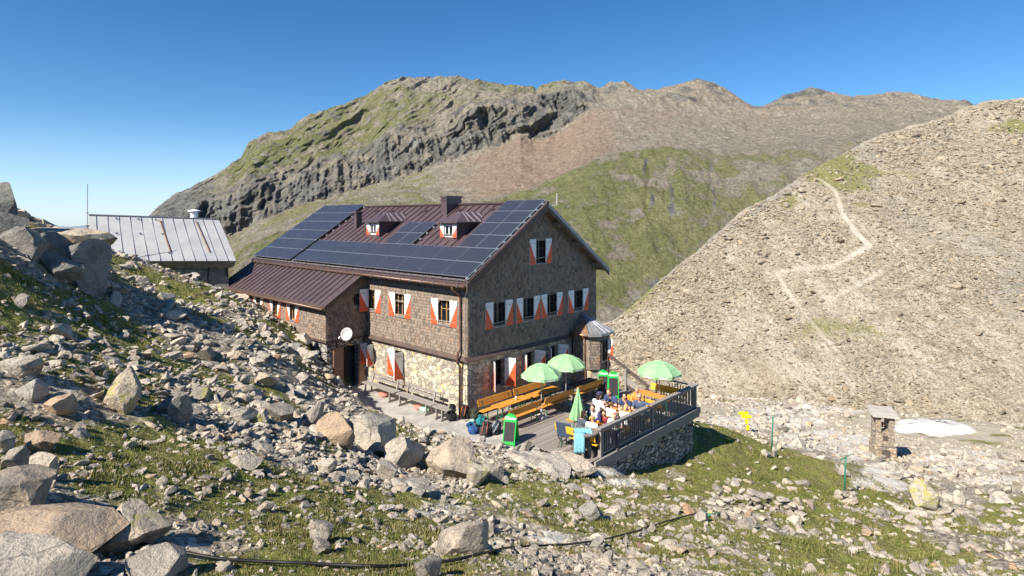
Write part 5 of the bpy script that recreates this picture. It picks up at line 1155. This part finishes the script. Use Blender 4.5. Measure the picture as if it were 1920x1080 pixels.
# ================================================================ rocks
def ico(sub):
    bm = bmesh.new(); bmesh.ops.create_icosphere(bm, subdivisions=sub, radius=1); V = np.array([v.co[:] for v in bm.verts]); Fc = np.array([[v.index for v in f.verts] for f in bm.faces]); bm.free(); return V, Fc
def rock_shape(V, r, cuts=9, depth=(.45, .8), nz=.12):
    V = V.copy()
    for _ in range(cuts):
        n = r.normal(size=3); n /= np.linalg.norm(n); d = r.uniform(*depth); k = V @ n; ex = np.maximum(k - d, 0); V -= ex[:, None] * n
    if nz: 
        for f, a in ((1.7, nz), (4.2, nz * .4)):
            V *= 1 + a * np.array([mnoise.noise(Vector(p * f + 7 * r.random())) for p in V])[:, None] if 0 else (1 + a * fbm(V[:, 0] * f + V[:, 2] * 1.3 + r.random() * 50, V[:, 1] * f - V[:, 2] * 1.1, 2, 3))[:, None]
    return V
I1, I2, I3, I4 = ico(1), ico(2), ico(3), ico(4)
def big_rock_mesh(i, flat=1.):
    r = np.random.default_rng(500 + i); V = rock_shape(I4[0], r, 22, (.36, .66), .05); V[:, 2] *= flat
    me_o = fast_mesh('rock', V, I4[1], M['rock'], smooth=False); me = me_o.data; bpy.data.objects.remove(me_o); return me
RM = [big_rock_mesh(i) for i in range(14)]
MV = {}
def rock_me(i, mat):
    k = (i, mat)
    if k not in MV:
        me = RM[i].copy(); me.materials[0] = M[mat]; MV[k] = me
    return MV[k]
def boulder(label, px, py, wpx, hpx, i, mat='rock', rz=0, ry=0., rx=0., depth=None, asp=1., sink=.28, name='boulder', cat='boulder', group=None, dz=0, dd=None):
    x, y, z = ray(px, py + hpx * .25) if dd is None else (P(px, py, dd)[0], dd, P(px, py + hpx * .5, dd)[2])
    k = y / F; w, h = wpx * k / 1.15, hpx * k / 1.0
    o = bpy.data.objects.new(name, rock_me(i % 14, mat)); COL.objects.link(o)
    o.location = (x, y, z + h * .30 + dz); o.rotation_euler = (R(rx), R(ry), R(rz)); o.scale = (w, (w * asp * .8), h)
    return tag(o, label, cat, group)
HB = [
 ('broad pale rock slab with fine cracks running along the front edge of the terrace', 1012, 868, 125, 17, 2, 'rock', -8, 9, None),
 ('pale rock ledge under the root table at the terrace corner', 1075, 876, 80, 26, 3, 'rock', -25, 14, None),
 ('weathered block with shade painted into its colour at the very left edge, highest of the outcrop', 8, 385, 50, 62, 0, 'rockshade', 20, 10, 17.5),
 ('grey block low at the left edge of the shaded outcrop', 5, 428, 78, 76, 7, 'rockshade', 60, -10, 17),
 ('grey rounded block below the top of the shaded outcrop', 54, 448, 104, 76, 1, 'rockshade', 60, -8, 17),
 ('tall tilted grey slab in the middle of the shaded outcrop', 92, 458, 100, 90, 2, 'rockshade', 130, 28, 17.6),
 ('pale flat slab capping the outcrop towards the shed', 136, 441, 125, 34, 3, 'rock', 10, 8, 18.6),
 ('massive block, darkened in colour as shade, forming the right end of the outcrop', 156, 478, 100, 80, 4, 'rockshade', 200, -12, 18.2),
 ('shaded wedge between the outcrop slab and the path', 112, 494, 84, 56, 9, 'rockshade', 20, 0, 17.4),
 ('huge pale boulder with a rusty streak at the lower left edge', 34, 932, 140, 84, 5, 'rock', -15, 20, None),
 ('long grey slab the black hose crosses, lower left', 110, 1010, 220, 78, 6, 'rockgrey', -22, 14, None),
 ('pale pinkish slab at the bottom left corner', 60, 1066, 190, 76, 8, 'rock', -12, 12, None),
 ('grey boulder with yellow lichen just above the black hose', 238, 1008, 110, 62, 10, 'rocklichen', 30, 8, None),
 ('rounded speckled boulder just below the black hose', 308, 1062, 104, 62, 11, 'rock', 80, 0, None),
 ('lichen-spotted tilted slab with a small white block on top', 232, 752, 74, 66, 12, 'rocklichen', 140, 25, None),
 ('dark smooth slab leaning right beside a grass tuft', 326, 772, 72, 52, 13, 'rockgrey', 150, 25, None),
 ('grey square-cut block near the left edge', 40, 694, 62, 34, 3, 'rock', 10, 5, None),
 ('elongated pale stone sloping right, left of the grass tuft', 118, 768, 58, 40, 1, 'rock', 150, 15, None),
 ('long narrow slab lying down the slope near the left edge', 62, 736, 62, 44, 2, 'rockgrey', 150, 30, None),
 ('pale rounded boulder at the left edge above the huge one', 10, 838, 36, 42, 4, 'rock', 0, 0, None),
 ('white rounded boulder beside the huge pale one', 34, 868, 50, 50, 5, 'rock', 50, 0, None),
 ('grey block with a shaded hollow, left of the centre grass', 76, 830, 62, 46, 6, 'rockgrey', 130, 10, None),
 ('pale wedge-shaped rock pointing down, lower left', 82, 885, 48, 58, 7, 'rock', 20, -14, None),
 ('light grey squarish boulder in the middle boulder field', 636, 826, 60, 52, 0, 'rock', 20, 5, None),
 ('large grey boulder with a pale sunny face in the middle boulder field', 700, 824, 108, 74, 8, 'rock', 30, 14, None),
 ('brown pyramid-shaped boulder right of the large grey one', 754, 858, 94, 72, 9, 'rockwarm', 70, -6, None),
 ('long beige slab pointing right below the patio', 846, 872, 100, 50, 10, 'rockwarm', -25, 20, None),
 ('pale block standing under the brown boulder', 726, 890, 50, 50, 11, 'rock', 140, 20, None),
 ('small flat-topped white block left of the brown boulder', 612, 880, 36, 28, 3, 'rock', 0, 0, None),
 ('flat pale slab below the brown boulder', 768, 913, 76, 26, 2, 'rock', -10, 5, None),
 ('greenish grey boulder above the grass clump in the middle', 892, 896, 48, 46, 4, 'rocklichen', 40, 0, None),
 ('grey boulder pair member next to the greenish one', 926, 892, 50, 40, 1, 'rock', 90, 0, None),
 ('large white rough block in the lower middle', 866, 1026, 100, 60, 12, 'rock', 15, 6, None),
 ('pointed pale boulder at the bottom edge, lower middle', 800, 1072, 70, 46, 13, 'rock', 60, 20, None),
 ('upright blue-grey slab on the grass below the terrace', 1104, 962, 36, 44, 2, 'rockgrey', 20, 0, None),
 ('white rough stone right of the blue-grey slab', 1156, 963, 38, 26, 5, 'rock', 0, 0, None),
 ('pale pinkish cube of rock at the end of the black hose', 1316, 971, 30, 26, 6, 'rockwarm', 15, 0, None),
 ('lone grey stone on the meadow right of the green hose', 1398, 985, 34, 22, 7, 'rock', 25, 0, None),
 ('rounded boulder covered with yellow lichen at the right', 1738, 944, 42, 44, 0, 'rocklichen', 0, 0, None),
 ('pair of white stones at the foot of the first green pole, left one', 1436, 853, 16, 16, 1, 'rock', 0, 0, None),
 ('white stone at the foot of the first green pole, right one', 1452, 852, 14, 18, 3, 'rock', 60, 0, None),
 ('brownish stone with a warm face at the bottom, left of the white block', 602, 1030, 36, 34, 9, 'rockwarm', 0, 0, None),
 ('pale rounded stone half sunk in turf, bottom left of centre', 602 - 2, 1006, 50, 34, 10, 'rock', 90, 0, None),
 ('square pale stone above the patio edge', 530, 778, 62, 38, 11, 'rock', 110, 10, None),
 ('grey tilted boulder on the slope left of the patio', 586, 792, 46, 40, 12, 'rock', 70, 15, None),
 ('white stone perched on the lichen-spotted slab', 226, 722, 30, 20, 8, 'rock', 40, 0, 'perch'),
]
for lb, px_, py_, w_, h_, i, mt_, rz_, ry_, dd in HB:
    if dd == 'perch': x, y, z = ray(232, 760); o = boulder(lb, px_, py_, w_, h_, i, mt_, rz_, ry_, dd=y - .1)
    else: boulder(lb, px_, py_, w_, h_, i, mt_, rz_, ry_, dd=dd)
def okpos(x, y, marg=.15):
    a, t = loc(x, y); bad = (sdf(PATIO, a, t) < marg) | ((a > -.3) & (a < 6.4) & (t > -.4) & (t < 8)) | ((a < .2) & (a > -19.5) & (t > -.1)) | ((a < -7.1) & (a > -19.2) & (t > -2.3)) | ((a > .5) & (a < 3.6) & (t > 7) & (t < 9))
    sx, sy_ = x - SHD.location.x, y - SHD.location.y
    bad |= (y > 31) & (x < -14)
    return ~bad
def stone_density(x, y, px, py):
    s = idw(x, y, ST) * (.4 + .9 * sst(-.3, .35, fbm(x * .5, y * .5, 4, 6))) * (1 - .5 * sst(.32, .62, turf(x, y)))
    return s
rocks = np.random.default_rng(5)
def sample(n, r0, r1, p0=-160, p1=2080):
    px = rocks.uniform(p0, p1, n); r = np.exp(rocks.uniform(math.log(r0), math.log(r1), n)); y = r * np.cos(np.arctan((px - 960) / F)); x = (px - 960) / F * y
    return px, x, y
# medium boulders: separate objects
ZONES = [('loose pale boulder in the rock field between the slope and the patio', 'boulders of the field below the patio', 430, 950, 650, 960),
         ('loose weathered boulder on the left slope', 'boulders scattered on the left slope', -160, 430, 480, 1090),
         ('stone half sunk in the turf of the lower foreground', 'stones in the lower foreground turf', 430, 1340, 930, 1090),
         ('pale stone lying in the meadow on the right', 'stones in the right meadow', 950, 2000, 860, 1090)]
px_, x_, y_ = sample(60000, 4.5, 34); z_ = ground(x_, y_); py_ = YH - (z_ - CZ) / y_ * F
ok = okpos(x_, y_, .4) & (py_ > 480) & (py_ < 1120) & (rocks.random(len(x_)) < stone_density(x_, y_, px_, py_) ** 2 * .9)
hx = np.array([h[1] for h in HB]); hy = np.array([h[2] for h in HB]); hw = np.array([h[3] for h in HB])
ok &= (np.abs(px_[:, None] - hx) > hw * .5).all(1) | (np.abs(py_[:, None] - hy) > hw * .35).all(1)
ids = np.where(ok)[0][:3000]; cnt = 0; cap = [95, 75, 55, 24]; used = [0] * 4; placed = []
for i in ids:
    for zi, (lb, gp, a0, a1, b0, b1) in enumerate(ZONES):
        if a0 < px_[i] < a1 and b0 < py_[i] < b1: break
    else: continue
    if used[zi] >= cap[zi]: continue
    if any(abs(px_[i] - q[0]) < 16 and abs(py_[i] - q[1]) < 11 for q in placed): continue
    used[zi] += 1; placed.append((px_[i], py_[i]))
    s = y_[i] / F * float(np.clip(rocks.lognormal(math.log(14.5 if zi < 2 else 11.), .36), 7, 34)) * (.8 if zi == 3 else 1)
    mt_ = ['rock', 'rock', 'rock', 'rockgrey', 'rockwarm', 'rocklichen'][rocks.integers(6)]
    if rocks.random() < .3: mt_ = 'rock'
    o = bpy.data.objects.new('boulder', rock_me(int(rocks.integers(14)), mt_)); COL.objects.link(o)
    o.scale = (s * rocks.uniform(1., 1.9), s * rocks.uniform(.8, 1.3), s * rocks.uniform(.55, 1.)); o.location = (x_[i], y_[i], z_[i] + o.scale[2] * .2)
    o.rotation_euler = (rocks.uniform(-.35, .35), rocks.uniform(-.35, .35), rocks.uniform(0, 6.28)); tag(o, lb, 'boulder', gp)
print('boulders', used)
# the countless smaller stones
def scatter(name, X, Y, Z, S, base, mat, flat=(.45, .9), nt=24, cuts=6, sink=.35, tilt=.35):
    V0, F0 = base; Ts = [rock_shape(V0, np.random.default_rng(900 + i), cuts, (.35, .75), 0) for i in range(nt)]; Ts = np.array(Ts)
    n = len(X); k = rocks.integers(nt, size=n); V = Ts[k] * np.stack([S * rocks.uniform(1., 2.1, n), S * rocks.uniform(.7, 1.3, n), S * rocks.uniform(flat[0], flat[1], n)], -1)[:, None, :]
    an = rocks.uniform(0, 6.283, n); tx = rocks.normal(0, tilt, n); ty = rocks.normal(0, tilt, n)
    def rot(V, a, i, j): c, s = np.cos(a)[:, None], np.sin(a)[:, None]; A, B_ = V[..., i].copy(), V[..., j].copy(); V[..., i] = A * c - B_ * s; V[..., j] = A * s + B_ * c
    rot(V, tx, 1, 2); rot(V, ty, 0, 2); rot(V, an, 0, 1)
    V += np.stack([X, Y, Z + S * sink * .6], -1)[:, None, :]
    Fc = F0[None] + (np.arange(n) * len(V0))[:, None, None]
    return fast_mesh(name, V.reshape(-1, 3), Fc.reshape(-1, 3), mat)
px_, x_, y_ = sample(170000, 3.6, 52); den = stone_density(x_, y_, px_, 0); keep = okpos(x_, y_, .05) & (rocks.random(len(x_)) < den * .55)
x_, y_ = x_[keep], y_[keep]; z_ = ground(x_, y_); r_ = np.hypot(x_, y_); s_ = r_ / F * np.clip(rocks.lognormal(math.log(2.9), .68, len(x_)), .8, 14)
big = s_ / r_ * F > 5.5
print('stones', len(x_), big.sum())
e_ = rocks.uniform(0, 1, 9000); pxe = rocks.uniform(1250, 2080, 9000); ye = 34 + e_ * 27; xe = (pxe - 960) / F * ye; ze = ground(xe, ye)
se = ye / F * np.clip(rocks.lognormal(math.log(1.5), .6, 9000), .6, 8) * (1 + .5 * e_); ke = (rocks.random(9000) < sst(-.25, .35, fbm(xe * .15, ye * .15, 4, 3)) * .8 + .15 * e_) & (np.hypot(xe - 36, ye - 50) > 5)
x_, y_, z_, s_ = (np.concatenate([p, q[ke]]) for p, q in ((x_, xe), (y_, ye), (z_, ze), (s_, se))); r_ = np.hypot(x_, y_); big = s_ / r_ * F > 5.5
tag(scatter('loose_stones', x_[big], y_[big], z_[big], s_[big], I3, M['rock'], cuts=14), 'loose pale stones strewn between the boulders of the foreground slope', 'stones', kind='stuff')
tag(scatter('gravel', x_[~big], y_[~big], z_[~big], s_[~big], I1, M['rock']), 'fine pale gravel and rubble covering the foreground ground', 'gravel', kind='stuff')
# scree stones over the hill
ri = rocks.integers(60, SC_X.shape[0] - 160, 115000); ci = rocks.integers(235, 790, 115000)
X, Y, Z = SC_X[ri, ci], SC_Y[ri, ci], SC_Z[ri, ci]; tr_ = trail[ri, ci]; keep = (rocks.random(len(X)) > tr_ * 1.6) & (rocks.random(len(X)) < .35 + .65 * sst(-.25, .3, fbm(X * .08, Y * .08, 4, 9)))
X, Y, Z = X[keep] + rocks.uniform(-.1, .1, keep.sum()), Y[keep] + rocks.uniform(-.1, .1, keep.sum()), Z[keep]
S_ = Y / F * np.clip(rocks.lognormal(math.log(1.02), .62, len(X)), .5, 8) * (1 + .7 * sst(-8, -12, Z))
tag(scatter('scree_stones', X, Y, Z, S_, ico(1), M['screerock'], (.4, .8)), 'countless angular beige scree stones covering the hill behind the terrace', 'scree', kind='stuff')
# small dry-laid wall in the meadow
def piled(name, label, cat, px0, py0, px1, py1, rows, hpx, flat=.5, mat='rock'):
    x0, y0, z0 = ray(px0, py0); x1, y1, z1 = ray(px1, py1); L = math.hypot(x1 - x0, y1 - y0); xs, ys, zs, ss = [], [], [], []
    hh = hpx * y0 / F / rows
    for r_i in range(rows):
        f = rocks.uniform(0, .03)
        while f < 1 - r_i * .05:
            s = hh * rocks.uniform(.8, 1.3); xs.append(x0 + (x1 - x0) * f + rocks.normal(0, .03)); ys.append(y0 + (y1 - y0) * f + rocks.normal(0, .08) + r_i * .05); zs.append(z0 + (z1 - z0) * f + r_i * hh * .85); ss.append(s); f += s * 2.1 / L
    n = len(xs); o = scatter(name, np.array(xs), np.array(ys), np.array(zs), np.array(ss), I2, M[mat], (flat, flat * 1.4), cuts=9, tilt=.07)
    return tag(o, label, cat)
piled('dry_stone_wall', 'low dry-laid wall of pale stones crossing the meadow', 'wall', 1345, 942, 1508, 966, 4, 34)
piled('stone_heap', 'small heap of stones around the foot of the second green pole', 'stone heap', 1568, 936, 1606, 940, 3, 18, .7)
# snow patch behind the tower
sx0, sy0, _ = ray(1752, 806); 
th = np.linspace(0, 2 * math.pi, 72, endpoint=False); V = []; rings = 10
xc, yc, zc = ray(1750, 806)
for i in range(rings + 1):
    for a_ in th:
        rr_ = (i / rings) * (1 + .18 * math.sin(2 * a_ + 1) + .08 * math.sin(5 * a_)); rr_ *= 1 + .35 * float(fbm(np.array(a_ * 2.2), np.array(1.7), 3, 5)); x, y, z = ray(1748 + 70 * rr_ * math.cos(a_), 802 + 19 * rr_ * math.sin(a_)); V.append((x, y, z))
V = np.array(V); a_, f_ = V[:, 0], V[:, 1]; lift = np.repeat(np.linspace(1, 0, rings + 1), 72); V[:, 2] = ground(V[:, 0], V[:, 1]) + .62 * np.sqrt(lift) - .08
n = 72; FQ = [(i * n + j, i * n + (j + 1) % n, (i + 1) * n + (j + 1) % n, (i + 1) * n + j) for i in range(rings) for j in range(n)]
tag(fast_mesh('snow', V, FQ, M['snow'], smooth=True), kind='structure')
# ================================================================ grass
px_, x_, y_ = sample(120000, 3.4, 36); tu = turf(x_, y_)
keep = okpos(x_, y_, .1) & (rocks.random(len(x_)) < sst(.3, .6, tu) * .8)
x_, y_ = x_[keep], y_[keep]; tuft = sst(.15, .4, fbm(x_ * 1.3, y_ * 1.3, 3, 2)); 
NB = 7; X = np.repeat(x_, NB); Y = np.repeat(y_, NB); T_ = np.repeat(tuft, NB); r_ = np.hypot(X, Y)
sp = .02 + r_ * .0022; X = X + rocks.normal(0, 1, len(X)) * sp; Y = Y + rocks.normal(0, 1, len(X)) * sp; Z = ground(X, Y)
nt_ = 120; txx, tyy = x_[tu[keep] > .55], y_[tu[keep] > .55]; sel = rocks.integers(0, len(txx), nt_); rb_ = .05 + .008 * np.hypot(txx[sel], tyy[sel])
XT = np.repeat(txx[sel], 110); YT = np.repeat(tyy[sel], 110); RT_ = np.repeat(rb_, 110); XT = XT + rocks.normal(0, 1, len(XT)) * RT_; YT = YT + rocks.normal(0, .8, len(YT)) * RT_
X = np.concatenate([X, XT]); Y = np.concatenate([Y, YT]); Z = np.concatenate([Z, ground(XT, YT)]); T_ = np.concatenate([T_, np.full(len(XT), 1.0)]); r_ = np.hypot(X, Y); w_t = 1
h = (.018 + .062 * T_ ** 2 * rocks.random(len(X))) * (1 + r_ / 30) * rocks.uniform(.6, 1.3, len(X)); w = .0022 * (1 + r_ * .28)
an = rocks.uniform(0, 6.283, len(X)); ln = rocks.uniform(.1, .8, len(X)) * h; la_ = rocks.uniform(0, 6.283, len(X))
A = np.stack([X - np.cos(an) * w, Y - np.sin(an) * w, Z - .01], -1); B_ = np.stack([X + np.cos(an) * w, Y + np.sin(an) * w, Z - .01], -1); C_ = np.stack([X + np.cos(la_) * ln, Y + np.sin(la_) * ln, Z + h], -1)
V = np.stack([A, B_, C_], 1).reshape(-1, 3); Fc = np.arange(len(V)).reshape(-1, 3); print('blades', len(Fc))
def grass_mat():
    m = NT('alpine_grass'); i = m.island(); v = m.coord(); n = m.noise(v, .9, 5)
    c = m.ramp(m.math('ADD', m.math('MULTIPLY', i, .5), m.math('MULTIPLY', n, .55)), [(.25, (.055, .08, .018)), (.45, (.115, .135, .035)), (.62, (.20, .19, .065)), (.8, (.33, .26, .13))])
    return m.out(c, .8, .15)
tag(fast_mesh('grass', V, Fc, grass_mat()), 'short alpine grass and tufts growing between the stones', 'grass', kind='stuff')
